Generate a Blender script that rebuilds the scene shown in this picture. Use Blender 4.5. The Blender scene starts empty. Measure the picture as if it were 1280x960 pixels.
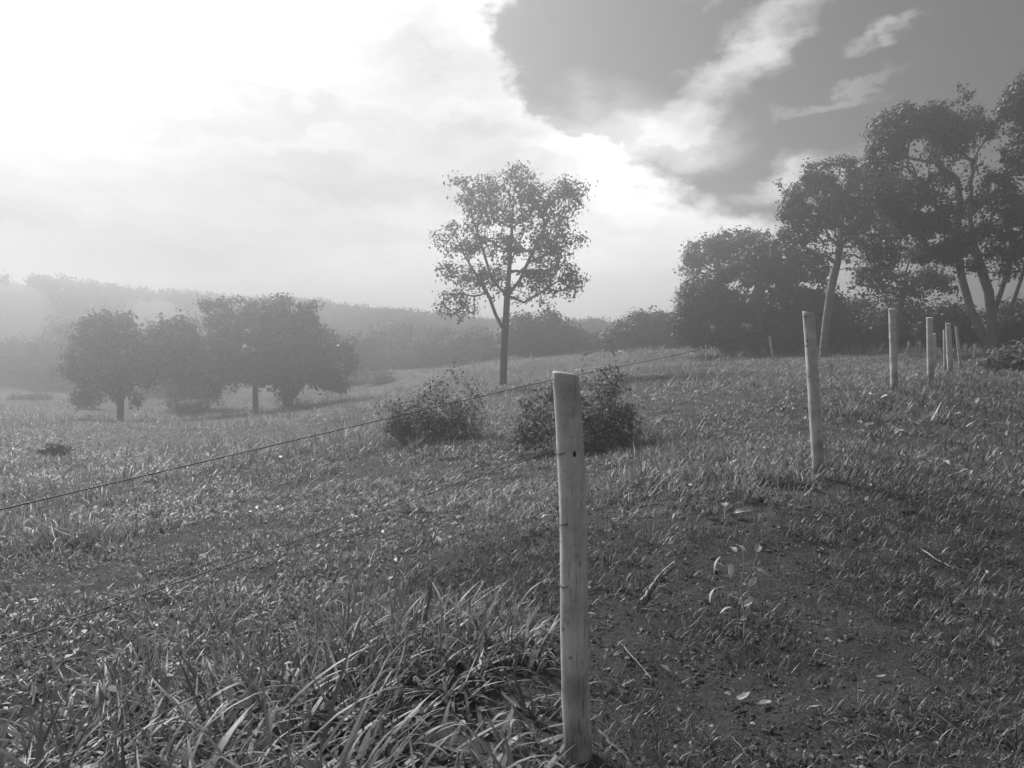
import bpy, math, random
import numpy as np

random.seed(7)
rng = np.random.default_rng(11)
SC = bpy.context.scene
COL = SC.collection

# ------------------------------------------------------------------ camera
F, CX, CY, HORIZON = 950.0, 640.0, 480.0, 420.0
PITCH = math.atan((CY - HORIZON) / F)          # camera looks slightly down
EYE = np.array([0.0, 0.0, 1.6])
cd = bpy.data.cameras.new("camera")
cam = bpy.data.objects.new("camera", cd)
COL.objects.link(cam)
cam.location = EYE
cam.rotation_euler = (math.pi / 2 - PITCH, 0, 0)
cd.sensor_width = 36.0
cd.lens = 36.0 * F / 1280.0
cd.clip_start = 0.05
cd.clip_end = 3000
SC.camera = cam
cp, sp = math.cos(PITCH), math.sin(PITCH)


def ray(px, py):
    a, b = (px - CX) / F, -(py - CY) / F
    return np.array([a, cp + b * sp, -sp + b * cp])


def W(px, py, Y):
    """point seen at photo position px, py whose distance ahead is Y metres"""
    d = ray(px, py)
    return EYE + d * (Y / d[1])


# ------------------------------------------------------------------ numpy noise
def _hash(ix, iy, seed):
    h = (ix * 374761393 + iy * 668265263 + seed * 1442695041) & 0xFFFFFFFF
    h = ((h ^ (h >> 13)) * 1274126177) & 0xFFFFFFFF
    return ((h ^ (h >> 16)) & 0xFFFF) / 65535.0


def noise2(x, y, seed=0):
    x = np.asarray(x, float); y = np.asarray(y, float)
    ix = np.floor(x).astype(np.int64); iy = np.floor(y).astype(np.int64)
    fx = x - ix; fy = y - iy
    fx = fx * fx * (3 - 2 * fx); fy = fy * fy * (3 - 2 * fy)
    a = _hash(ix, iy, seed); b = _hash(ix + 1, iy, seed)
    c = _hash(ix, iy + 1, seed); d = _hash(ix + 1, iy + 1, seed)
    return (a * (1 - fx) + b * fx) * (1 - fy) + (c * (1 - fx) + d * fx) * fy


def fbm(x, y, seed=0, octv=4):
    s = 0; a = 0.5
    for k in range(octv):
        s = s + a * noise2(x * 2 ** k, y * 2 ** k, seed + k * 17)
        a *= 0.5
    return s / (1 - 0.5 ** octv)


def sstep(a, b, x):
    t = np.clip((x - a) / (b - a), 0, 1)
    return t * t * (3 - 2 * t)


# ------------------------------------------------------------------ terrain
POSTS_PX = [  # top px, top py, base px, base py, distance, radius, kind
    (709, 466, 722, 950, 2.94, .057),
    (1010, 390, 1025, 595, 6.90, .057),
    (1115, 386, 1118, 487, 14.1, .068),
    (1162, 397, 1163, 474, 18.3, .078),
    (1185, 404, 1188, 467, 22.0, .074),
]
ctrl = [(p[2], p[3], p[4]) for p in POSTS_PX] + [
    (640, 960, 2.80), (0, 960, 3.00), (300, 960, 2.9), (0, 800, 4.6), (0, 700, 7.0), (0, 600, 14), (0, 552, 24), (0, 522, 38),
    (0, 500, 55), (150, 525, 42), (320, 517, 45), (360, 508, 48), (440, 490, 58), (545, 548, 14), (720, 562, 12),
    (630, 481, 34), (800, 500, 17), (780, 447, 46), (900, 446, 42), (1000, 443, 40), (1100, 441, 38), (1235, 447, 30),
    (1280, 462, 24), (1280, 520, 13.5), (1280, 600, 8.0), (1280, 800, 4.0), (1280, 960, 2.75), (640, 620, 8.6),
    (300, 620, 10.5), (300, 800, 4.35), (640, 780, 4.2), (950, 760, 4.45), (480, 500, 42), (700, 470, 44), (1000, 480, 20), (1000, 540, 11),
    (150, 560, 24), (420, 545, 24), (560, 462, 60),
]
P = np.array([W(*c) for c in ctrl])
anchor = np.array([(0, 0, 0), (0, -6, 0), (6, -6, .1), (-6, -6, -.1), (0, -30, .3), (30, -20, .6), (-30, -20, -1.0), (-45, 5, -2.2),
                   (-55, 30, -3.2), (45, 10, .8), (50, 40, .9), (25, 5, .4), (0, 75, -.2), (-50, 75, -3.2), (45, 75, .9), (-70, 0, -3), (70, 0, 1),
                   (20, 60, .6), (-20, 75, -2.4)], float)
P = np.vstack([P, anchor])


def _U(r2):
    return np.where(r2 > 1e-9, 0.5 * r2 * np.log(np.maximum(r2, 1e-9)), 0)


_n = len(P)
_K = _U(((P[:, None, :2] - P[None, :, :2]) ** 2).sum(-1)) + np.eye(_n) * 1.0
_A = np.zeros((_n + 3, _n + 3))
_A[:_n, :_n] = _K; _A[:_n, _n] = 1; _A[:_n, _n + 1:] = P[:, :2]
_A[_n, :_n] = 1; _A[_n + 1:, :_n] = P[:, :2].T
_w = np.linalg.solve(_A, np.concatenate([P[:, 2], np.zeros(3)]))

HX = np.radians([-180, -75, -48, -34, -27.3, -22.3, -14.2, -9.6, -4.8, -2.4, 6, 7.2, 12.3, 20, 40, 75, 180])
HH = np.array([10, 30, 58, 55, 42, 37, 30, 22, 15, 10, 8, 9, 17, 14, 12, 12, 10], float)


def hill_height(az, r):
    top = 1.6 + np.interp(az, HX, HH) / F * 128.0
    lump = fbm(az * 9 + 3, r * 0.02, 5, 3) - .5
    up = sstep(78, 128, r + lump * 22)
    return top, up


def gz(x, y):
    x = np.atleast_1d(np.asarray(x, float)); y = np.atleast_1d(np.asarray(y, float))
    out = np.empty_like(x)
    for s in range(0, len(x), 40000):
        xs, ys = x[s:s + 40000], y[s:s + 40000]
        r2 = (xs[:, None] - P[None, :, 0]) ** 2 + (ys[:, None] - P[None, :, 1]) ** 2
        z = _U(r2) @ _w[:_n] + _w[_n] + _w[_n + 1] * xs + _w[_n + 2] * ys
        r = np.hypot(xs, ys); az = np.arctan2(xs, ys)
        far = np.interp(az, np.radians([-180, -90, -30, -5, 3, 15, 90, 180]), [0, -2.6, -3.1, -1.6, -.3, .6, .8, 0])
        k = sstep(55, 82, r)
        z = z * (1 - k) + far * k
        top, up = hill_height(az, r)
        z = z * (1 - up) + top * up - sstep(140, 174, r) * 3
        z = z + (fbm(xs * .35, ys * .35, 3, 3) - .5) * .10 * sstep(3, 9, r)
        out[s:s + 40000] = z
    return out


def g1(x, y):
    return float(gz([x], [y])[0])


def G(px, py):
    """where the line of sight through px, py meets the ground"""
    d = ray(px, py)
    t = np.geomspace(1.2, 90, 900)
    pts = EYE + d * t[:, None]
    below = pts[:, 2] < gz(pts[:, 0], pts[:, 1])
    i = int(np.argmax(below)) if below.any() else len(t) - 1
    p = pts[i]
    return np.array([p[0], p[1], g1(p[0], p[1])])


# bare strip along the right of the fence: border between long grass and trodden ground
border = [G(*q) for q in [(655, 958), (668, 850), (640, 770), (560, 745), (545, 705), (735, 660), (880, 668), (1000, 607), (1080, 520), (1150, 478), (1215, 463)]]
border = np.array([(1.0, -3), (.15, 1.0), (.02, 2.2)] + [(b[0], b[1]) for b in border] + [(40, 60)], float)
poly = np.vstack([border, [(80, 60), (80, -3)]])


def inside(x, y, pg):
    c = np.zeros(len(x), bool)
    j = len(pg) - 1
    for i in range(len(pg)):
        xi, yi = pg[i]; xj, yj = pg[j]
        cond = ((yi > y) != (yj > y)) & (x < (xj - xi) * (y - yi) / (yj - yi + 1e-12) + xi)
        c ^= cond
        j = i
    return c


def bdist(x, y):
    """signed distance to the border: positive on the trodden side"""
    d = np.full(len(x), 1e9)
    for a, b in zip(border[:-1], border[1:]):
        ab = b - a
        t = np.clip(((x - a[0]) * ab[0] + (y - a[1]) * ab[1]) / (ab @ ab), 0, 1)
        d = np.minimum(d, np.hypot(x - a[0] - t * ab[0], y - a[1] - t * ab[1]))
    return np.where(inside(x, y, poly), d, -d)


# ------------------------------------------------------------------ object helpers
def tag(o, label=None, cat=None, group=None, kind=None):
    if label: o["label"] = label
    if cat: o["category"] = cat
    if group: o["group"] = group
    if kind: o["kind"] = kind
    return o


def link(name, me, mat, parent=None):
    o = bpy.data.objects.new(name, me)
    COL.objects.link(o)
    if mat: me.materials.append(mat)
    if parent is not None: o.parent = parent
    return o


def empty(name, loc):
    o = bpy.data.objects.new(name, None)
    COL.objects.link(o)
    o.location = [float(v) for v in loc]
    o.empty_display_size = .2
    return o


def np_mesh(name, v, f, tint=None, smooth=True, extra=None):
    """v (N,3), f (M,k) of one size; tint per vertex"""
    me = bpy.data.meshes.new(name)
    v = np.ascontiguousarray(v, np.float32); f = np.ascontiguousarray(f, np.int32)
    me.vertices.add(len(v)); me.vertices.foreach_set("co", v.ravel())
    k = f.shape[1]
    me.loops.add(f.size); me.loops.foreach_set("vertex_index", f.ravel())
    me.polygons.add(len(f))
    me.polygons.foreach_set("loop_start", np.arange(0, f.size, k, dtype=np.int32))
    me.polygons.foreach_set("use_smooth", np.full(len(f), smooth))
    if tint is not None:
        a = me.attributes.new("tint", "FLOAT", "POINT")
        a.data.foreach_set("value", np.ascontiguousarray(tint, np.float32))
    for nm, arr in (extra or {}).items():
        a = me.attributes.new(nm, "FLOAT", "POINT")
        a.data.foreach_set("value", np.ascontiguousarray(arr, np.float32))
    me.update(calc_edges=True)
    return me


def tube(pts, radii, n=8, cap=True):
    """swept tube through pts: verts, quad faces (caps as degenerate fans kept as quads)"""
    pts = np.asarray(pts, float); radii = np.asarray(radii, float)
    m = len(pts)
    t = np.gradient(pts, axis=0); t /= np.linalg.norm(t, axis=1)[:, None] + 1e-12
    up = np.array([0.0, 0, 1]) if abs(t[0][2]) < .9 else np.array([1.0, 0, 0])
    u = np.cross(t, up); u /= np.linalg.norm(u, axis=1)[:, None] + 1e-12
    w = np.cross(t, u)
    a = np.linspace(0, 2 * math.pi, n, endpoint=False)
    v = (pts[:, None] + radii[:, None, None] * (u[:, None] * np.cos(a)[None, :, None] + w[:, None] * np.sin(a)[None, :, None])).reshape(-1, 3)
    f = []
    for i in range(m - 1):
        for j in range(n):
            f.append((i * n + j, i * n + (j + 1) % n, (i + 1) * n + (j + 1) % n, (i + 1) * n + j))
    if cap:
        for i0 in (0, (m - 1) * n):
            c = len(v); v = np.vstack([v, v[i0:i0 + n].mean(0)])
            for j in range(0, n, 2):
                f.append((c, i0 + j, i0 + (j + 1) % n, i0 + (j + 2) % n))
    return v, np.array(f, np.int32)


def merge(parts):
    vs, fs, k = [], [], 0
    for v, f in parts:
        vs.append(v); fs.append(f + k); k += len(v)
    return np.vstack(vs), np.vstack(fs)


# ------------------------------------------------------------------ materials
def mat_new(name):
    m = bpy.data.materials.new(name); m.use_nodes = True
    nt = m.node_tree; nt.nodes.clear()
    out = nt.nodes.new("ShaderNodeOutputMaterial")
    return m, nt, out


def nd(nt, kind, **kw):
    n = nt.nodes.new(kind)
    for k, v in kw.items():
        if k.startswith("i_"):
            n.inputs[k[2:].replace("_", " ")].default_value = v
        else:
            setattr(n, k, v)
    return n


def math_n(nt, op, a, b=None, clamp=False):
    n = nt.nodes.new("ShaderNodeMath"); n.operation = op; n.use_clamp = clamp
    for i, v in enumerate((a, b)):
        if v is None: continue
        if isinstance(v, (int, float)): n.inputs[i].default_value = v
        else: nt.links.new(v, n.inputs[i])
    return n.outputs[0]


def maprange(nt, val, a, b, c, d, smooth=False):
    n = nt.nodes.new("ShaderNodeMapRange")
    if smooth: n.interpolation_type = "SMOOTHSTEP"
    for i, v in zip(range(1, 5), (a, b, c, d)): n.inputs[i].default_value = v
    nt.links.new(val, n.inputs[0])
    return n.outputs[0]


def leaf_mat(name, base, rough=.5, spec=.35, trans=.3):
    m, nt, out = mat_new(name)
    a = nd(nt, "ShaderNodeAttribute", attribute_name="tint")
    v = math_n(nt, "MULTIPLY", a.outputs["Fac"], base)
    p = nd(nt, "ShaderNodeBsdfPrincipled", i_Roughness=rough)
    p.inputs["Specular IOR Level"].default_value = spec
    t = nd(nt, "ShaderNodeBsdfTranslucent")
    nt.links.new(v, p.inputs["Base Color"]); nt.links.new(v, t.inputs["Color"])
    mx = nd(nt, "ShaderNodeMixShader"); mx.inputs[0].default_value = trans
    nt.links.new(p.outputs[0], mx.inputs[1]); nt.links.new(t.outputs[0], mx.inputs[2])
    nt.links.new(mx.outputs[0], out.inputs[0])
    return m


def wood_mat(name, lo, hi, scale=1.0, stretch=14.0, bump=.35, weather=True):
    m, nt, out = mat_new(name)
    tc = nd(nt, "ShaderNodeTexCoord")
    mp = nd(nt, "ShaderNodeMapping"); mp.inputs["Scale"].default_value = (stretch * scale, stretch * scale, scale)
    nt.links.new(tc.outputs["Object"], mp.inputs["Vector"])
    n1 = nd(nt, "ShaderNodeTexNoise", i_Scale=3.0, i_Detail=8.0, i_Roughness=.65)
    nt.links.new(mp.outputs[0], n1.inputs["Vector"])
    n2 = nd(nt, "ShaderNodeTexNoise", i_Scale=5.0 * scale, i_Detail=5.0)
    nt.links.new(tc.outputs["Object"], n2.inputs["Vector"])
    mixv = math_n(nt, "ADD", math_n(nt, "MULTIPLY", n1.outputs["Fac"], .55), math_n(nt, "MULTIPLY", n2.outputs["Fac"], .45))
    val = maprange(nt, mixv, .3, .7, lo, hi)
    if weather:
        n3 = nd(nt, "ShaderNodeTexNoise", i_Scale=22.0, i_Detail=3.0)
        nt.links.new(tc.outputs["Object"], n3.inputs["Vector"])
        sp_ = maprange(nt, n3.outputs["Fac"], .66, .74, 1.0, .45)
        val = math_n(nt, "MULTIPLY", val, sp_)
    if weather:
        mpc = nd(nt, "ShaderNodeMapping"); mpc.inputs["Scale"].default_value = (26, 26, 1.1)
        nt.links.new(tc.outputs["Object"], mpc.inputs["Vector"])
        nc = nd(nt, "ShaderNodeTexNoise", i_Scale=1.6, i_Detail=3.0, i_Distortion=.3); nt.links.new(mpc.outputs[0], nc.inputs["Vector"])
        crack = maprange(nt, math_n(nt, "ABSOLUTE", math_n(nt, "SUBTRACT", nc.outputs["Fac"], .56)), 0, .012, .35, 1.0)
        val = math_n(nt, "MULTIPLY", val, crack)
        big = nd(nt, "ShaderNodeTexNoise", i_Scale=4.5, i_Detail=6.0, i_Roughness=.65); nt.links.new(tc.outputs["Object"], big.inputs["Vector"])
        val = math_n(nt, "MULTIPLY", val, maprange(nt, big.outputs["Fac"], .35, .65, .62, 1.22))
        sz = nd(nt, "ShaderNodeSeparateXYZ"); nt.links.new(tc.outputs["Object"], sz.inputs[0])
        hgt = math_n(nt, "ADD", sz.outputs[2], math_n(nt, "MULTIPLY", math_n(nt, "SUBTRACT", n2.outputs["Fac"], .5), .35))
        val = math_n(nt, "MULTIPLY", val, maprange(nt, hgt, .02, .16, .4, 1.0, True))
    p = nd(nt, "ShaderNodeBsdfPrincipled", i_Roughness=.75)
    p.inputs["Specular IOR Level"].default_value = .25
    nt.links.new(val, p.inputs["Base Color"])
    b = nd(nt, "ShaderNodeBump", i_Strength=bump, i_Distance=.01)
    nt.links.new(mixv, b.inputs["Height"]); nt.links.new(b.outputs[0], p.inputs["Normal"])
    nt.links.new(p.outputs[0], out.inputs[0])
    return m


def flat_mat(name, g, rough=.7, metal=0.0, nscale=40, var=.3):
    m, nt, out = mat_new(name)
    tc = nd(nt, "ShaderNodeTexCoord")
    n = nd(nt, "ShaderNodeTexNoise", i_Scale=float(nscale), i_Detail=4.0)
    nt.links.new(tc.outputs["Object"], n.inputs["Vector"])
    val = maprange(nt, n.outputs["Fac"], .3, .7, g * (1 - var), g * (1 + var))
    p = nd(nt, "ShaderNodeBsdfPrincipled", i_Roughness=rough, i_Metallic=metal)
    nt.links.new(val, p.inputs["Base Color"]); nt.links.new(p.outputs[0], out.inputs[0])
    return m


def ground_mat():
    m, nt, out = mat_new("earth and turf")
    tc = nd(nt, "ShaderNodeTexCoord")
    bare = nd(nt, "ShaderNodeAttribute", attribute_name="bare").outputs["Fac"]
    wood = nd(nt, "ShaderNodeAttribute", attribute_name="scrub").outputs["Fac"]
    fine = nd(nt, "ShaderNodeTexNoise", i_Scale=38.0, i_Detail=8.0, i_Roughness=.7)
    mid = nd(nt, "ShaderNodeTexNoise", i_Scale=2.2, i_Detail=6.0, i_Roughness=.6)
    big = nd(nt, "ShaderNodeTexNoise", i_Scale=.11, i_Detail=6.0, i_Roughness=.6)
    for n in (fine, mid, big): nt.links.new(tc.outputs["Object"], n.inputs["Vector"])
    soil = math_n(nt, "MULTIPLY", maprange(nt, fine.outputs["Fac"], .3, .7, .030, .082), maprange(nt, mid.outputs["Fac"], .3, .7, .75, 1.25))
    turf = math_n(nt, "MULTIPLY", maprange(nt, mid.outputs["Fac"], .3, .7, .07, .14), maprange(nt, big.outputs["Fac"], .35, .65, .7, 1.3))
    turf = math_n(nt, "MULTIPLY", turf, maprange(nt, fine.outputs["Fac"], .3, .7, .7, 1.3))
    mx = nd(nt, "ShaderNodeMix", data_type="FLOAT")
    nt.links.new(bare, mx.inputs[0]); nt.links.new(turf, mx.inputs[2]); nt.links.new(soil, mx.inputs[3])
    mw = nd(nt, "ShaderNodeMix", data_type="FLOAT"); mw.inputs[3].default_value = .035
    nt.links.new(wood, mw.inputs[0]); nt.links.new(mx.outputs[0], mw.inputs[2])
    p = nd(nt, "ShaderNodeBsdfPrincipled", i_Roughness=.95)
    p.inputs["Specular IOR Level"].default_value = .1
    nt.links.new(mw.outputs[0], p.inputs["Base Color"])
    hsum = math_n(nt, "ADD", fine.outputs["Fac"], math_n(nt, "MULTIPLY", mid.outputs["Fac"], 1.5))
    b = nd(nt, "ShaderNodeBump", i_Strength=1.0, i_Distance=.06)
    nt.links.new(hsum, b.inputs["Height"]); nt.links.new(b.outputs[0], p.inputs["Normal"])
    nt.links.new(p.outputs[0], out.inputs[0])
    return m


M_ground = ground_mat()
M_grass = leaf_mat("grass blade", .168, .48, .32, .40)
M_turf = leaf_mat("short grass", .080, .5, .4, .25)
M_leaf = leaf_mat("tree leaf", .105, .6, .12, .35)  # base paled: glare veil over the left trees put into leaf colour
M_far = leaf_mat("far scrub leaf", .05, .9, .03, .1)
M_leafdark = leaf_mat("dense tree leaf", .034, .55, .25, .2)
M_leafpale = leaf_mat("pale tree leaf", .085, .5, .3, .3)
M_shrub = leaf_mat("shrub leaf", .15, .55, .2, .45)
M_dry = leaf_mat("dry leaf", .24, .6, .3, .2)
M_sap = leaf_mat("sapling leaf", .22, .45, .4, .25)
M_bark = wood_mat("bark", .05, .13, .5, 5, .9, False)
M_barkpale = wood_mat("pale bark", .09, .20, .5, 5, .8, False)
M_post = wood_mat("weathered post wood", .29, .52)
M_stick = wood_mat("dead branch wood", .16, .34, 3, 6, .35, False)
M_wire = flat_mat("galvanised wire", .05, .65, .3)
M_staple = flat_mat("rusty staple", .03, .7, .3)
M_soil = leaf_mat("soil crumb", .07, .95, .1, 0.0)
M_dark = flat_mat("dark clod", .012, .95, 0, 60, .4)

# ------------------------------------------------------------------ ground and hills
def polar(name, radii, angles, closed_center=False):
    R, A = np.meshgrid(radii, angles, indexing="ij")
    x = (R * np.sin(A)).ravel(); y = (R * np.cos(A)).ravel()
    z = gz(x, y)
    bd = bdist(x, y)
    nb = fbm(x * 1.1, y * 1.1, 21, 4) - .5
    bare = sstep(-.15, .35, bd + nb * 1.6) * (1 - .75 * sstep(6, 14, np.hypot(x, y)))
    rr = np.hypot(x, y)
    near = 1 - sstep(9, 16, rr)
    bare = np.maximum(bare, .75 * (1 - sstep(12, 30, rr)))   # soil and thatch tone, darkened to paint shade between the near blades
    z = z + near * ((fbm(x * 2.5, y * 2.5, 31, 4) - .5) * .10 + (fbm(x * 11, y * 11, 35, 3) - .5) * .03 * bare)
    az = np.arctan2(x, y)
    top, up = hill_height(az, rr)
    scrub = sstep(.50, .60, fbm(az * 14, rr * .035, 44, 4) + .18 * sstep(.8, 1, up)) * sstep(76, 88, rr)
    nr, na = len(radii), len(angles)
    i, j = np.meshgrid(np.arange(nr - 1), np.arange(na), indexing="ij")
    j2 = (j + 1) % na
    f = np.stack([i * na + j, (i + 1) * na + j, (i + 1) * na + j2, i * na + j2], -1).reshape(-1, 4)
    me = np_mesh(name, np.stack([x, y, z], 1), f[:, ::-1], extra={"bare": bare, "scrub": scrub})
    return me


fine_a = np.linspace(-math.radians(48), math.radians(48), 420)
rest = np.linspace(math.radians(48), math.radians(312), 90)[1:-1]
ANG = np.concatenate([fine_a, rest])
g = link("ground", polar("ground", np.concatenate([[.02], np.geomspace(.4, 90, 250)]), ANG), M_ground)
tag(g, kind="structure")
ANG2 = np.linspace(-math.pi, math.pi, 360, endpoint=False)
hmesh = polar("hills", np.linspace(89.6, 174, 100), ANG2)
hv = np.empty(len(hmesh.vertices) * 3, np.float32); hmesh.vertices.foreach_get("co", hv)
hv[2::3] -= .02; hmesh.vertices.foreach_set("co", hv)
h = link("hills", hmesh, M_ground)
tag(h, kind="structure")


def surf(x, y):
    """ground height with the small bumps of the near mesh"""
    x = np.atleast_1d(np.asarray(x, float)); y = np.atleast_1d(np.asarray(y, float))
    z = gz(x, y); rr = np.hypot(x, y)
    return z + (1 - sstep(9, 16, rr)) * (fbm(x * 2.5, y * 2.5, 31, 4) - .5) * .10


# ------------------------------------------------------------------ grass
def leaf_quads(c, size, tint, up=.35, asp=.5, outward=None):
    """diamond leaf at each centre, random attitude"""
    n = len(c)
    d = rng.normal(0, 1, (n, 3)); d[:, 2] -= .25; d /= np.linalg.norm(d, axis=1)[:, None]
    nn = rng.normal(0, 1, (n, 3)); nn[:, 2] += up * 3
    if outward is not None:
        nn = nn * .55 + outward * 1.5
        d = d - nn * ((d * nn).sum(1) / ((nn * nn).sum(1) + 1e-9))[:, None] * .6
    s = np.cross(d, nn); s /= np.linalg.norm(s, axis=1)[:, None] + 1e-9
    nrm = np.cross(s, d)
    L = size[:, None] * d; Wd = size[:, None] * asp * .5 * s
    dip = size[:, None] * .10 * nrm
    v = np.stack([c - L * .5, c + Wd + dip, c + L * .5, c - Wd + dip], 1).reshape(-1, 3)
    f = np.arange(n * 4).reshape(-1, 4)
    return v, f, np.repeat(tint, 4)


def blades(base, head, t0, t1, length, width, tint, S=4, curl=None):
    n = len(base)
    s = np.linspace(0, 1, S + 1)
    tilt = t0[:, None] + (t1 - t0)[:, None] * s[None, :]
    hd = head[:, None] + (curl[:, None] * s[None, :] if curl is not None else 0)
    ds = (length / S)[:, None]
    dx = np.sin(tilt) * np.sin(hd) * ds; dy = np.sin(tilt) * np.cos(hd) * ds; dz = np.cos(tilt) * ds
    zero = np.zeros((n, 1))
    px = base[:, 0:1] + np.hstack([zero, np.cumsum(dx[:, :-1], 1)])
    py = base[:, 1:2] + np.hstack([zero, np.cumsum(dy[:, :-1], 1)])
    pz = base[:, 2:3] + np.hstack([zero, np.cumsum(dz[:, :-1], 1)])
    prof = np.clip(.55 + 1.3 * s, 0, 1) * (1 - s ** 2.2) + .02
    w = .5 * width[:, None] * prof[None, :]
    sx = np.cos(hd) * w; sy = -np.sin(hd) * w
    L = np.stack([px - sx, py - sy, pz], -1); R = np.stack([px + sx, py + sy, pz], -1)
    v = np.stack([L, R], 2).reshape(-1, 3)
    k = (np.arange(n) * (S + 1) * 2)[:, None] + (np.arange(S) * 2)[None, :]
    f = np.stack([k, k + 1, k + 3, k + 2], -1).reshape(-1, 4)
    return v, f, np.repeat(tint, (S + 1) * 2)


def scatter(n, r0, r1, half=52, power=1.0):
    r = np.sqrt(rng.uniform(r0 ** 2, r1 ** 2, n)) if power == 1 else r0 + (r1 - r0) * rng.uniform(0, 1, n) ** power
    a = np.radians(rng.uniform(-half, half, n))
    return r * np.sin(a), r * np.cos(a)


SAP = G(930, 795)
vs, fs, ts, off = [], [], [], 0


def push(v, f, t):
    global off
    vs.append(v); fs.append(f + off); ts.append(t); off += len(v)


def keep_clear(x, y):
    """no blades inside the fence posts"""
    ok = np.ones(len(x), bool)
    for p in POSTS_PX:
        b = W(p[2], p[3], p[4])
        ok &= np.hypot(x - b[0], y - b[1]) > .085
    return ok


def long_grass(ntuft, r0, r1, per, lmean, wmean, spread, S, half=52, lie=0.0, tone=1.0):
    x, y = scatter(ntuft, r0, r1, half)
    bd = bdist(x, y); nb = fbm(x * 1.1, y * 1.1, 21, 4) - .5
    r = np.hypot(x, y)
    pl = 1 - sstep(-.35, .12, bd + nb * 1.6)
    pl = np.maximum(pl, .35 * sstep(7, 12, r))
    # thin spots where the soil shows in the sward
    patch = fbm(x * .9 + 9, y * .9, 51, 3)
    pl *= .35 + .65 * sstep(.36, .48, patch)
    # grass worn away on the camera side of the nearest post and round the sapling
    pb = W(POSTS_PX[0][2], POSTS_PX[0][3], POSTS_PX[0][4])
    tt = np.clip((pb[1] - y) / .8, 0, 1)
    pl = np.where((np.hypot(x - (pb[0] + .16 * (1 - tt)), (y - pb[1]) * .5) < .26) & (x > pb[0] - .16), 0, pl)
    k = rng.uniform(0, 1, ntuft) < pl
    x, y = x[k], y[k]; patch = patch[k]; bd = bd[k]
    n = len(x)
    vig = np.clip(rng.normal(1, .22, n), .5, 1.6) * (.75 + .6 * sstep(.4, .7, fbm(x * .5, y * .5, 61, 3)))
    lay = rng.uniform(0, 2 * math.pi, n)
    flat = sstep(.5, .65, fbm(x * .45 + 4, y * .45, 71, 3))
    # blades of the tufts
    idx = np.repeat(np.arange(n), per)
    m = len(idx)
    a = rng.uniform(0, 2 * math.pi, m); rad = np.abs(rng.normal(0, spread, m))
    bx = x[idx] + rad * np.sin(a); by = y[idx] + rad * np.cos(a)
    head = a + rng.normal(0, .7, m)
    common = rng.uniform(0, 1, m) < .15 + .4 * flat[idx]
    head = np.where(common, lay[idx] + rng.normal(0, .4, m), head)
    t0 = np.clip(lie + np.abs(rng.normal(.55, .42, m)) + flat[idx] * .35, 0, 1.35)
    t1 = np.clip(t0 + np.abs(rng.normal(.8, .55, m)), 0, 2.3)
    ln = lmean * (.5 + 1.0 * sstep(.36, .62, fbm(x * .33 + 7, y * .33, 91, 3)))[idx] * vig[idx] * np.clip(rng.normal(1, .3, m), .35, 1.9)
    wd = wmean * np.clip(rng.normal(1, .25, m), .5, 1.7)
    tint = np.clip(rng.normal(1, .25, m), .45, 1.8)
    dry = rng.uniform(0, 1, m) < .05
    tint = np.where(dry, rng.uniform(2.2, 4.2, m), tint)
    ok = keep_clear(bx, by)
    base = np.stack([bx, by, surf(bx, by) - .012], 1)[ok]
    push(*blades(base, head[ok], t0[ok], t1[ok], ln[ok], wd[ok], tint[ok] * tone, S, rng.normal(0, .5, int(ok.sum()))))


long_grass(1800, .8, 3.8, 12, .19, .019, .07, 7, lie=.3, tone=.68)  # lower tone near the viewer puts the weaker glare veil into blade colour
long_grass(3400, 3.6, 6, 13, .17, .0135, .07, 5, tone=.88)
long_grass(9500, 6, 11, 12, .125, .0135, .08, 4)
long_grass(16000, 11, 20, 10, .12, .017, .10, 3)
long_grass(17000, 20, 40, 8, .135, .024, .16, 3)
long_grass(15000, 40, 82, 6, .20, .045, .25, 2, 48)
# coarser tussocks standing out of the sward
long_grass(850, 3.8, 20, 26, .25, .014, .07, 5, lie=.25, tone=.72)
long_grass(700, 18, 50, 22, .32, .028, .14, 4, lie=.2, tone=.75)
def ground_leaves(n, r0, r1, size):
    x, y = scatter(n, r0, r1)
    bd = bdist(x, y)
    q = fbm(x * .8 + 30, y * .8, 101, 4)
    k = rng.uniform(0, 1, n) < sstep(.48, .62, q) * np.where(bd > -.2, .12, 1.0) * (np.hypot(x - SAP[0], y - SAP[1]) > .5)
    x, y = x[k], y[k]; m = len(x)
    c = np.stack([x, y, surf(x, y) + rng.uniform(.01, .12, m)], 1)
    v, f, t = leaf_quads(c, size * np.clip(rng.normal(1, .4, m), .4, 2), np.clip(rng.normal(.9, .35, m), .35, 2), .8, .55)
    push(v, f, t)


ground_leaves(9000, 1, 6, .035); ground_leaves(26000, 6, 14, .05); ground_leaves(26000, 14, 34, .08)
gv, gf, gt = np.vstack(vs), np.vstack(fs), np.concatenate(ts)
go = link("grass", np_mesh("grass", gv, gf, gt), M_grass)
tag(go, "long coarse pasture grass with arching blades covering the slope left of the fence", "grass", kind="stuff")

vs, fs, ts, off = [], [], [], 0


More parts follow.
